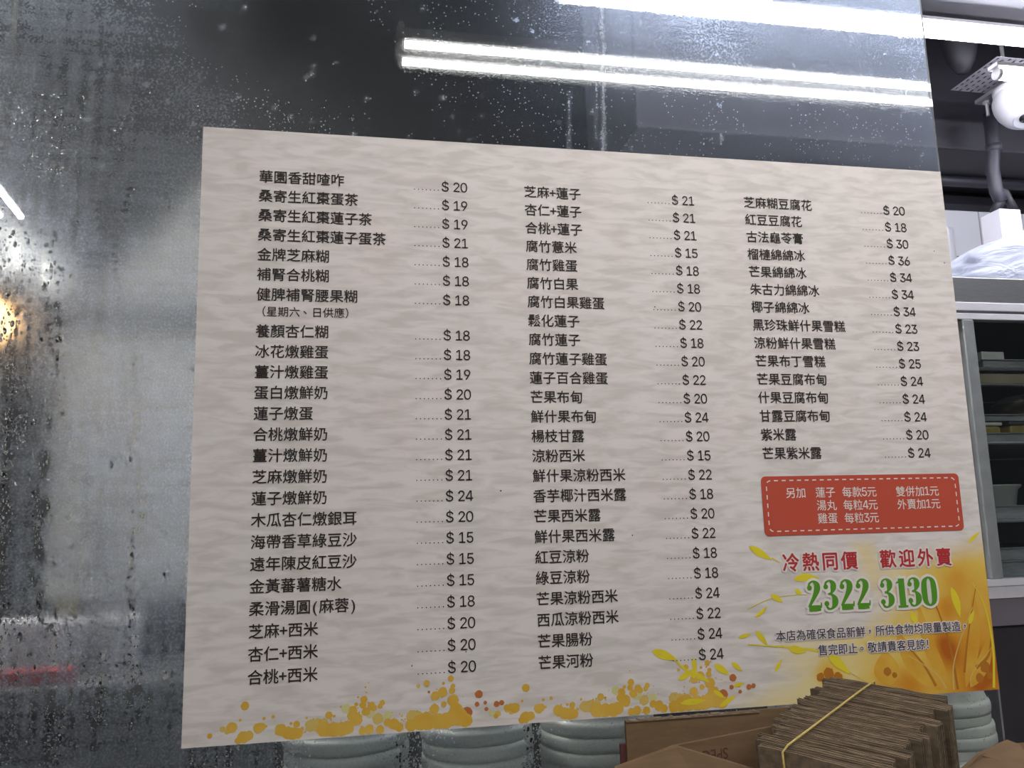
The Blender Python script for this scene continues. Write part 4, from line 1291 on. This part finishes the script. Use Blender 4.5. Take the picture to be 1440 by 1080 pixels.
# faded print on the inner flap, upside down
fcv = bpy.data.curves.new('spec', 'FONT')
fcv.body = 'SPEC'
fob = bpy.data.objects.new('spec', fcv)
COL.objects.link(fob)
bpy.context.view_layer.update()
tm = bpy.data.meshes.new_from_object(fob.evaluated_get(bpy.context.evaluated_depsgraph_get()))
bpy.data.objects.remove(fob)
s0_, s1_ = at(1024, 1059, -.10), at(1000, 1061, -.10)
sc_ = .0135
for v in tm.vertices:
    x, y = v.co.x * .85, v.co.y
    v.co = (s0_[0] - x * sc_, -.1004, s0_[2] + .0005 - y * sc_ + .0045 - x * sc_ * .06)
so_ = link('box_print', tm, M['ink_red'], car)
so_['label'] = 'dark red letters printed upside down'

bun = thing('cardboard_bundle', 'bundle of corrugated cardboard sheets tied with yellow string', 'cardboard', (.60, -.14, CZ + .006))
A0, A1 = Vector(at(1060, 1050, -.165)), Vector(at(1258, 1092, -.260))      # nearest sheet: ends of its upper edge
B0, B1 = Vector(at(1168, 949, -.070)), Vector(at(1346, 986, -.165))        # farthest sheet
dm = ((B1 - B0).normalized() + (A1 - A0).normalized()).normalized()
S_ = (B0 + B1) / 2 - (A0 + A1) / 2
Sp = S_ - dm * S_.dot(dm)
nn = Sp.normalized()
down = dm.cross(nn).normalized()
if down.z > 0:
    down = -down
NS = max(12, int(Sp.length / .0040))
PITCH = Sp.length / NS
tops = []
for i in range(NS):
    t = i / (NS - 1)
    L0 = A0.lerp(B0, t)
    L1 = A1.lerp(B1, t)
    # keep the sheets parallel
    mid = (L0 + L1) / 2
    half = (L1 - L0).length / 2
    L0 = mid - dm * (half + random.uniform(-.007, .007)) + down * random.uniform(-.0012, .0012)
    stag = (.010 if (i // 4) % 2 else 0) + random.uniform(-.002, .002)
    L1 = mid + dm * (half - stag) + down * random.uniform(-.0012, .0012)
    d = (L1 - L0).normalized()
    H = .085
    th = PITCH * random.uniform(.86, .97)
    mb = MB()
    nq = 10
    wob = [random.uniform(-.0005, .0005) for _ in range(nq + 1)]
    up_ = [L0.lerp(L1, q / nq) + down * wob[q] for q in range(nq + 1)]
    for off in (0, th - .0007):
        pts_ = [p + nn * off + down * random.uniform(0, .0006) for p in up_]
        board(mb, pts_ + [L1 + nn * off + down * H, L0 + nn * off + down * H], .0007, nn)
    nseg = max(6, int(H / .0030))
    zz0, zz1 = [], []
    for k_ in range(nseg + 1):
        o_ = nn * (.0007 if k_ % 2 else th - .0007) + down * (H * k_ / nseg + .001)
        zz0.append(L0 + o_ + d * .0004)
        zz1.append(L1 + o_ - d * .0004)
    mb.add(zz0 + zz1, [(k_, k_ + 1, nseg + 2 + k_, nseg + 1 + k_) for k_ in range(nseg)])
    mb.build('cardboard_sheet', M['kraft_sheet'] if i % 3 else M['kraft_edge'], bun)
    tops.append((L0, L1, nn, down))
spts = []
far_, near_ = tops[-1], tops[0]
e_far = far_[0].lerp(far_[1], .40) + nn * PITCH
e_near = near_[0].lerp(near_[1], .22)
spts = [e_far + down * .05 + nn * .001, e_far + down * .012 + nn * .001, e_far - down * .0025]
spts += [e_far.lerp(e_near, q) - down * .0030 for q in (.2, .4, .6, .8, .97)]
fr_ = tops[0]
c_ = fr_[0].lerp(fr_[1], .22)
spts += [c_ - fr_[2] * .004 - fr_[3] * .001, c_ - fr_[2] * .004 + fr_[3] * .03]
MB().tube(spts, .0009, 8).build('string', M['string'], bun, True)

# ------------------------------------------------------------------ glass door refrigerator behind the partition
FY = .80
fx0, fx1 = 1.455, 2.40
z_top, z_fa, z_w1, z_w1b, z_w2, z_dt = [at(1400, y, FY)[2] for y in (391, 426.5, 438.5, 441, 450.5, 450.5)]
z_db, z_b2, z_b3 = [at(1410, y, FY)[2] for y in (814, 841, 880)]
fr = thing('refrigerator', 'large steel refrigerator with a glass door and filled shelves', 'refrigerator', (1.95, 1.15, 0))
mb = MB()
mb.box((fx0, FY + .03, .12), (fx0 + .03, 1.5, z_top))
mb.box((fx1 - .03, FY + .03, .12), (fx1, 1.5, z_top))
mb.box((fx0, 1.47, .12), (fx1, 1.5, z_top))
mb.box((fx0, FY + .02, z_dt + .02), (fx1, 1.5, z_top))
mb.box((fx0, FY + .03, z_b2 - .05), (fx1, 1.5, z_db - .02))
mb.box((fx0, FY + .06, .12), (fx1, 1.5, .2))
mb.build('body', M['dark_in'], fr)
MB().box((fx0, FY, z_fa), (fx1, FY + .03, z_top)).build('fascia', M['steel'], fr, bevel=.002)
MB().box((fx0, FY - .006, z_w1), (fx1, FY + .02, z_fa - .0005)).build('top_strip', M['trim_white'], fr, bevel=.0015)
MB().box((fx0, FY - .004, z_w2), (fx1, FY + .02, z_w1b - .001)).build('door_rail', M['trim_white'], fr, bevel=.0015)
zm = at(1410, 824, FY)[2]
mb = MB().box((fx0, FY - .006, zm + .0006), (fx1, FY + .028, z_db)).box((fx0, FY - .003, z_b2), (fx1, FY + .028, zm))
mb.build('bottom_strip', M['trim_white'], fr)
MB().box((fx0, FY, z_b3), (fx1, FY + .03, z_b2)).build('divider_panel', M['lower'], fr)
MB().box((fx0, FY + .01, .12), (fx1, FY + .03, z_b3)).build('lower_door', M['kick'], fr)
xs0, xs1 = at(1363.5, 560, FY)[0], at(1380, 560, FY)[0]
MB().box((xs0, FY - .005, z_db), (xs1, FY + .015, z_dt)).build('door_frame', M['frame_grey'], fr, bevel=.003)
MB().box((fx0, FY + .008, z_db), (xs0 - .001, FY + .028, z_dt)).build('side_post', M['steel_dark'], fr, bevel=.003)
MB().box((xs1, FY + .003, z_db), (fx1, FY + .007, z_dt)).build('door_pane', M['pane'], fr)
SY0, SY1 = .88, 1.42


def shelf(py, yd=SY0):
    z = at(1410, py, yd)[2]
    mb = MB()
    mb.tube([(fx0 + .035, yd, z), (fx1 - .035, yd, z)], .0035, 8)
    mb.tube([(fx0 + .035, SY1, z), (fx1 - .035, SY1, z)], .0035, 8)
    for i in range(45):
        x = fx0 + .05 + i * (fx1 - fx0 - .1) / 44
        mb.tube([(x, yd - .002, z + .003), (x, SY1, z + .003)], .0022, 6)
    mb.build('wire_shelf', M['bolt'], fr)
    return z + .0055


zs = [shelf(p) for p in (519, 623, 733)]


def pan(label, px, pyt, pyb, Y, w, dpt, m, name='tray', cat='tray', lip=.006, group=None):
    """shallow open pan, front edge at depth Y"""
    a, b = at(px, pyt, Y), at(px, pyb, Y)
    x0, x1, z0, z1 = a[0], a[0] + w, b[2], a[2]
    t = .002
    mb = MB()
    mb.box((x0, Y, z0), (x1, Y + dpt, z0 + t))
    mb.box((x0, Y, z0 + t), (x1, Y + t, z1)); mb.box((x0, Y + dpt - t, z0 + t), (x1, Y + dpt, z1))
    mb.box((x0, Y + t, z0 + t), (x0 + t, Y + dpt - t, z1)); mb.box((x1 - t, Y + t, z0 + t), (x1, Y + dpt - t, z1))
    mb.box((x0 - lip, Y - lip, z1), (x1 + lip, Y + t, z1 + .002))
    o = mb.build(name, m)
    return tag(o, label, cat, group), z0, z1


def pan_on(label, x0, z0, h, Y, w, dpt, m, lip=.006, name='tray', cat='tray'):
    t = .002
    x1, z1 = x0 + w, z0 + h
    mb = MB()
    mb.box((x0, Y, z0), (x1, Y + dpt, z0 + t))
    mb.box((x0, Y, z0 + t), (x1, Y + t, z1)); mb.box((x0, Y + dpt - t, z0 + t), (x1, Y + dpt, z1))
    mb.box((x0, Y + t, z0 + t), (x0 + t, Y + dpt - t, z1)); mb.box((x1 - t, Y + t, z0 + t), (x1, Y + dpt - t, z1))
    mb.box((x0 - lip, Y - lip, z1), (x1 + lip, Y + t, z1 + .002))
    return tag(mb.build(name, m), label, cat)


xa = at(1383, 515, .9)[0]
h1 = at(1410, 507, .9)[2] - zs[0]
pan_on('shallow steel tray on the top shelf of the refrigerator', xa, zs[0], h1, .9, .36, .4, M['tray_steel'])
ba = at(1379, 494, 1.0)
bz = zs[0] + h1 + .0025
MB_ = MB().box((at(1380, 495, .93)[0], .93, zs[0] + .0025), (at(1412, 495, .93)[0], 1.02, at(1390, 494, .93)[2]))
tag(MB_.build('food_box', M['steel_pale'], bevel=.003), 'pale flat box on the steel tray in the top of the refrigerator', 'box')
MB_ = MB().box((at(1371, 495, 1.2)[0], 1.15, zs[0] + .0025), (at(1376.5, 495, 1.2)[0], 1.22, at(1372, 484, 1.2)[2]))
# second level: a wide shallow tray hanging under the top shelf
za, zb_ = at(1410, 540, .89)[2], at(1410, 526, .89)[2]
MB().box((fx0 + .035, .885, za), (fx1 - .035, .905, zb_)).build('shelf_rail', M['brass'], fr, bevel=.002)
MB().box((fx0 + .035, .882, za - .004), (fx1 - .035, .905, za - .0005)).build('shelf_rail', M['bolt'], fr)
# yellow tubs and steel lids on the second wire shelf
y_t, y_b = at(1395, 597, .9)[2], zs[1]
tz0 = zs[1]
h2 = at(1410, 610, .9)[2] - tz0
pan_on('low steel tray under the yellow tubs', at(1381, 612, .9)[0], tz0, h2, .9, .36, .4, M['tray_steel'])


def tub(name, label, cat, x0, x1, Y, z0, z1, m, lid=None):
    t = thing(name, label, cat, ((x0 + x1) / 2, Y + .06, z0))
    MB().box((x0, Y, z0), (x1, Y + .13, z1)).build('tub_body', m, t, bevel=.006)
    if lid:
        MB().box((x0 - .003, Y - .003, z1 + .0005), (x1 + .003, Y + .133, z1 + .009)).build('lid', lid, t, bevel=.003)
    return t


yt = at(1395, 599, .93)[2]
tub('food_tub', 'dull yellow lidded tub beside the left door post', 'tub', at(1381, 604, .93)[0], at(1408, 604, .93)[0], .93, tz0 + .0025, yt, M['yellow_tub'], M['steel_pale'])
tub('food_tub', 'dull yellow lidded tub at the right of the shelf', 'tub', at(1421, 604, .93)[0], at(1458, 604, .93)[0], .93, tz0 + .0025, yt + .002, M['yellow_tub'], M['steel_dark'])
tr = pan_on('steel tray resting on the yellow tubs', at(1379, 590, .925)[0], yt + .0115, at(1400, 584, .925)[2] - yt - .0115, .925, .36, .3, M['tray_steel'])
tzz = yt + .0115 + .0025
pc = at(1447, 566, 1.08)
ptop = at(1440, 553, 1.08)[2]
pot = thing('cooking_pot', 'round cream pot standing on the steel tray', 'pot', (pc[0] + .02, 1.10, tzz))
R_ = .085
MB().lathe((pc[0] + .02, 1.10, tzz), [(.001, 0), (R_ * .9, 0), (R_, .01), (R_, (ptop - tzz) * .62), (R_ * 1.04, (ptop - tzz) * .64), (R_ * 1.04, (ptop - tzz) * .70)], 32).build('pot_body', M['brass'], pot, True)
MB().lathe((pc[0] + .02, 1.10, tzz + (ptop - tzz) * .70), [(R_ * 1.05, 0), (R_ * 1.05, .004), (R_ * .8, (ptop - tzz) * .22), (.018, (ptop - tzz) * .30), (.001, (ptop - tzz) * .30)], 32).build('lid', M['steel_pale'], pot, True)
# third wire shelf: tray with white tub
h3 = at(1410, 712, .9)[2] - zs[2]
pan_on('dull steel tray on the lowest wire shelf', at(1389, 715, .9)[0], zs[2], h3, .9, .36, .4, M['tray_steel'])
c0, c1_ = at(1392, 700, 1.0), at(1416, 700, 1.0)
ct, cbz = at(1400, 682, .98)[2], zs[2] + .0025
rr = .062
cxx = at(1427, 688, 1.0)[0] - rr
wt = MB().lathe((cxx, 1.0, cbz), [(.001, 0), (rr * .62, 0), (rr * .68, .004), (rr * .86, (ct - cbz) * .85), (rr, (ct - cbz) * .95), (rr, ct - cbz), (rr * .94, ct - cbz - .002), (rr * .8, (ct - cbz) * .8), (rr * .6, .006), (.001, .005)], 36).build('food_tub', M['bowl'], None, True)
tag(wt, 'white round flared tub on the lowest wire shelf', 'tub')
# trays in the foot of the compartment
zb = z_db - .0185
pan_on('flat steel tray on the bottom of the glazed compartment', at(1393, 800, .9)[0], zb, at(1410, 790, .9)[2] - zb, .9, .36, .4, M['tray_steel'])
pan_on('upper of two steel trays stacked at the bottom of the compartment', at(1392, 780, .905)[0], at(1410, 790, .9)[2] + .003, at(1410, 771, .9)[2] - at(1410, 790, .9)[2] - .004, .905, .36, .38, M['tray_steel'])

# on top of the refrigerator: plastic bag and white box
bagc = Vector(at(1425, 372, 1.02))
bm = bmesh.new()
bmesh.ops.create_icosphere(bm, subdivisions=5, radius=1.0)
from mathutils import noise as mnoise
lft, top_, bot = at(1338, 375, .98)[0], at(1430, 319, .98)[2], z_top
for v in bm.verts:
    c = v.co.copy()
    c = c / (abs(c.x) ** 3.2 + abs(c.y) ** 3.2 + abs(c.z) ** 3.2) ** (1 / 3.2)
    k_ = 1 + .06 * mnoise.noise(c * 2.2 + Vector((3, 1, 0))) + .03 * mnoise.noise(Vector((c.x * 3, c.y * 4, c.z * 7)) + Vector((0, 5, 2))) + .012 * mnoise.noise(c * 12)
    x = c.x * .36 * k_
    y = c.y * .15 * k_
    hgt = top_ - bot
    prof = (1 - .38 * max(0, -x / .36) ** 1.3)
    zn = (max(c.z, -.45) + .45) / 1.45
    zz = zn ** .8 * hgt * prof * (1 + .08 * mnoise.noise(Vector((c.x * 4, c.y * 3, 1))))
    v.co = (lft + .36 + x, .98 + y, bot + .002 + zz)
me = bpy.data.meshes.new('plastic_bag')
bm.to_mesh(me)
bm.free()
tag(link('plastic_bag', me, M['bag'], None, True), 'crumpled white plastic bag on top of the refrigerator', 'bag')
q0, q1 = at(1405, 293, 1.16), at(1438, 318, 1.16)
MB_ = MB().box((q0[0], 1.16, z_top + .001), (q1[0], 1.235, q0[2]))
o = MB_.build('white_box', M['white_box'], bevel=.002)
tag(o, 'tall white box behind the plastic bag on the refrigerator', 'box')

# pipes on the dark upper wall
pp = [at(1397, 205, 1.20), at(1396, 240, 1.20), at(1401, 268, 1.20), at(1408, 284, 1.2)]
pt = thing('drain_pipe', 'thick dark painted pipe coming down above the white box', 'pipe', pp[0])
MB().tube([(pp[0][0], 1.2, pp[0][2] + .10)] + pp, .0185, 16).build('pipe_run', M['pipe'], pt, True)
MB().tube([pp[0] + np.array([0, 0, .002]), pp[0] - np.array([-.0002, 0, .02])], .022, 16).build('coupling', M['pipe'], pt, True)
pe = [at(1414, 272, 1.20), at(1419, 282, 1.2), at(1427, 296, 1.2)]
MB().tube([pp[2]] + pe, .012, 12).build('branch', M['pipe_black'], pt, True)
MB().tube([pp[3], at(1402, 290, 1.2), at(1398, 298, 1.22)], .013, 12).build('elbow', M['pipe_black'], pt, True)
for (ya, yb, lab) in ((228, 245, 'upper dark pipe running along the back wall under the beam'), (250, 264, 'lower dark pipe running along the back wall under the beam')):
    a, b = at(1380, ya, 1.5), at(1380, yb, 1.5)
    r = (a[2] - b[2]) / 2
    o = MB().tube([(1.2, 1.5, (a[2] + b[2]) / 2), (XR - .02, 1.5, (a[2] + b[2]) / 2)], r, 16).build('wall_pipe', M['pipe'], None, True)
    tag(o, lab, 'pipe')

# ------------------------------------------------------------------ cable tray, dome camera
TZ = atz(1337, 127, 2.66)[2]
far_l = atz(1337, 127, TZ)
far_r = atz(1386, 134, TZ)
near_l = atz(1404, 80, TZ)
x0, y1, y0 = far_l[0], far_l[1], near_l[1]
x1 = x0 + 1.0
ct_ = thing('cable_tray', 'perforated grey cable tray hanging under the dark ceiling', 'tray', ((x0 + x1) / 2, (y0 + y1) / 2, TZ))
rows, cols = 7, 24
pw = at(1384, 150, .9)
bmv = bmesh.new()
def rectgrid(xa, xb, ya, yb, nx, ny, sw, sl):
    """plate with slots running along y, offset row by row"""
    dx, dy = (xb - xa) / nx, (yb - ya) / ny
    for i in range(nx):
        for j in range(ny):
            X0, X1, Y0, Y1 = xa + i * dx, xa + (i + 1) * dx, ya + j * dy, ya + (j + 1) * dy
            cx, cy = (X0 + X1) / 2, (Y0 + Y1) / 2 + (dy * .22 if i % 2 else -dy * .05)
            w_, l_ = sw / 2, sl / 2
            inner = [(cx - w_, cy - l_), (cx + w_, cy - l_), (cx + w_, cy + l_), (cx - w_, cy + l_)]
            outer = [(X0, Y0), (X1, Y0), (X1, Y1), (X0, Y1)]
            iv = [bmv.verts.new((p[0], p[1], TZ)) for p in inner]
            ov = [bmv.verts.new((p[0], p[1], TZ)) for p in outer]
            for k_ in range(4):
                bmv.faces.new((ov[k_], ov[(k_ + 1) % 4], iv[(k_ + 1) % 4], iv[k_]))
rectgrid(x0, x0 + 1.0, y0, y1, 56, 8, .0062, (y1 - y0) / 8 * .56)
bmesh.ops.remove_doubles(bmv, verts=bmv.verts, dist=1e-5)
ex = bmesh.ops.extrude_face_region(bmv, geom=bmv.faces[:])
for g in ex['geom']:
    if isinstance(g, bmesh.types.BMVert):
        g.co.z += .0015
bmesh.ops.recalc_face_normals(bmv, faces=bmv.faces)
me = bpy.data.meshes.new('perforated_plate')
bmv.to_mesh(me)
bmv.free()
link('perforated_plate', me, M['tray'], ct_)
st0, st1 = atz(1371, 147, TZ - .012), atz(1416, 113, TZ - .012)
sx0 = st0[0]
MB().box((sx0, st1[1] - .1, TZ - .012), (sx0 + .05, st0[1], TZ - .001)).build('cross_bar', M['tray'], ct_)
bq = atz(1387, 143, TZ - .012)
mb = MB().tube([(bq[0], bq[1], TZ - .011), (bq[0], bq[1], TZ - .018)], .010, 6)
mb.tube([(bq[0], bq[1], TZ - .018), (bq[0], bq[1], TZ - .055)], .0048, 10)
mb.build('bolt', M['bolt'], ct_)
for xx in (x0 + .10, x0 + .8):
    MB().tube([(xx, (y0 + y1) / 2, TZ + .0015), (xx, (y0 + y1) / 2, ZC)], .005, 8).build('hanging_rod', M['bolt'], ct_)

dY = min(y1 - .06, (y0 + y1) / 2 + .05)

dc = Vector(at(1437, 143, dY))
R = float((at(1437, 143, dY) - at(1405, 143, dY))[0])
cam_t = thing('dome_camera', 'white dome surveillance camera hanging below the perforated cable tray', 'camera', dc)
tov = (Vector(CAM) - dc).normalized()
ax = (Vector((0, 0, -1)) * .95 + tov * .62 + Vector((.05, 0, 0))).normalized()
mtx = Vector((0, 0, 1)).rotation_difference(ax).to_matrix()
MB().lathe(dc, [(.001, -R * .42), (R * .6, -R * .42), (R * .90, -R * .30), (R, -R * .05), (R * .985, R * .15), (R * .92, R * .38), (R * .78, R * .66), (R * .58, R * .90), (R * .44, R * .985), (R * .40, R)], 48, mtx).build('housing', M['plastic'], cam_t, True)
MB().lathe(dc, [(R * .40, R * .99), (R * .385, R * 1.03), (.0005, R * 1.035)], 36, mtx).build('face_plate', M['plastic'], cam_t)
upv = (Vector((0, 0, 1)) - ax * ax.z).normalized()
fc = dc + ax * R * 1.036 + upv * R * .12
MB().lathe(fc, [(R * .20, -.0005), (R * .20, R * .03), (R * .16, R * .05), (.0005, R * .06)], 28, mtx).build('lens', M['lens'], cam_t, True)
fc = dc + ax * R * 1.036 - upv * R * .22
MB().lathe(fc, [(R * .04, -.0005), (R * .04, R * .02), (.0005, R * .02)], 14, mtx).build('sensor', M['lens'], cam_t)
MB().lathe(dc, [(.001, R * .30), (R * .93, R * .30), (R * .95, R * .55), (.001, R * .55)], 40).build('mount', M['plastic'], cam_t, True)
MB().tube([(dc.x, dc.y, dc.z + R * .54), (dc.x, dc.y, TZ - .0005)], R * .3, 20).build('stem', M['plastic'], cam_t)
# hanging pale cover seen above the tray
cv = at(1352, 78, 1.1)
o = MB().lathe((cv[0], 1.1, cv[2]), [(.001, -.055), (.018, -.05), (.034, -.02), (.045, .03), (.05, .09), (.05, ZC - cv[2])], 24).build('pipe_sleeve', M['beam_paint'], None, True)
tag(o, 'dim rounded sleeve hanging from the dark ceiling beyond the lamp', 'pipe')

# ------------------------------------------------------------------ kitchen seen through the steam on the left
cxl, cxr = at(72, 620, .95)[0], .75
cz0, cz1 = at(150, 842, .95)[2], at(150, 470, .95)[2]
cab = thing('wall_cabinet', 'pale steel wall cabinet blurred behind the steamed glass', 'cabinet', ((cxl + cxr) / 2, 1.2, cz0))
MB().box((cxl, .97, cz0), (cxr, 1.6, cz1)).build('body', M['steel_pale'], cab, bevel=.004)
xm = at(178, 620, .95)[0]
for a_, b_ in ((cxl + .004, xm - .002), (xm + .002, xm + .42), (xm + .424, cxr - .004)):
    d_ = MB().box((a_, .95, cz0 + .004), (b_, .969, cz1 - .004)).build('door', M['steel_pale'], cab, bevel=.003)
    MB().box((b_ - .04, .935, cz0 + .05), (b_ - .028, .949, cz0 + .17)).build('handle', M['steel'], d_)
d1 = struct(MB().box((XL + .02, 1.45, 0), (cxl - .10, 1.615, 2.05)).build('door_1', M['door_dark'], bevel=.006), 'dark kitchen door at the left')
hz0, hz1 = cz1 + .012, cz1 + .48
hood = thing('added_hood', 'dull grey hood added to darken the view above the pale wall cabinet', 'hood', ((cxl + cxr) / 2, 1.3, hz0))  # made-up hood, its dark steel stands in for the fading light up there
MB().hexa([(cxl + .02, .99, hz0 + .05), (cxr - .02, .99, hz0 + .05), (cxr - .02, 1.6, hz0 + .05), (cxl + .02, 1.6, hz0 + .05)],
          [(cxl + .25, 1.25, hz1), (cxr - .25, 1.25, hz1), (cxr - .25, 1.6, hz1), (cxl + .25, 1.6, hz1)]).build('canopy', M['hood'], hood, bevel=.004)
MB().box((cxl + .01, .98, hz0), (cxr - .01, 1.6, hz0 + .05)).build('rim', M['hood'], hood, bevel=.003)
wz = at(100, 958, .75)[2]
wtp = thing('worktop', 'dark steel kitchen worktop behind the steamed glass', 'worktop', (-.1, 1.0, 0))
MB().box((-1.2, .70, wz - .04), (1.0, 1.6, wz)).build('top', M['steel_dark'], wtp, bevel=.004)
MB().box((-1.15, .76, .1), (.95, 1.6, wz - .041)).build('base_cabinet', M['door_dark'], wtp)
for i, px in enumerate((8, 24, 44, 62, 78, 100, 160, 176)):
    a = at(px, 882, .84)
    r = .026
    zt = at(px, 866 if i > 5 else 872, .84)[2]
    o = MB().lathe((a[0], .84 + (i % 2) * .03, wz + .0005), [(.001, 0), (r * .7, 0), (r * .8, .01), (r, zt - wz - .01), (r, zt - wz), (r * .9, zt - wz), (r * .7, .012), (.001, .012)], 24).build('cup', M['plastic'], None, True)
    tag(o, ('leftmost', 'second', 'third', 'fourth', 'fifth', 'sixth', 'seventh', 'rightmost')[i] + ' of the white cups blurred on the worktop behind the left glass', 'cup', 'white cups on the worktop')
ra, rb = at(-30, 934, .66), at(84, 950, .66)
o = MB().box((ra[0], .72, wz + .0005), (rb[0], .76, wz + .0005 + max(.02, ra[2] - rb[2]))).build('tray', M['red'], bevel=.003)
tag(o, 'low red tray blurred behind the lower left glass', 'tray')
ya, yb = at(70, 852, .9), at(96, 868, .9)
o = MB().box((ya[0], .93, wz + .0005), (yb[0], 1.0, ya[2])).build('food_box', M['yellow_tub'], bevel=.004)
tag(o, 'small yellow box behind the white cups on the worktop', 'box')
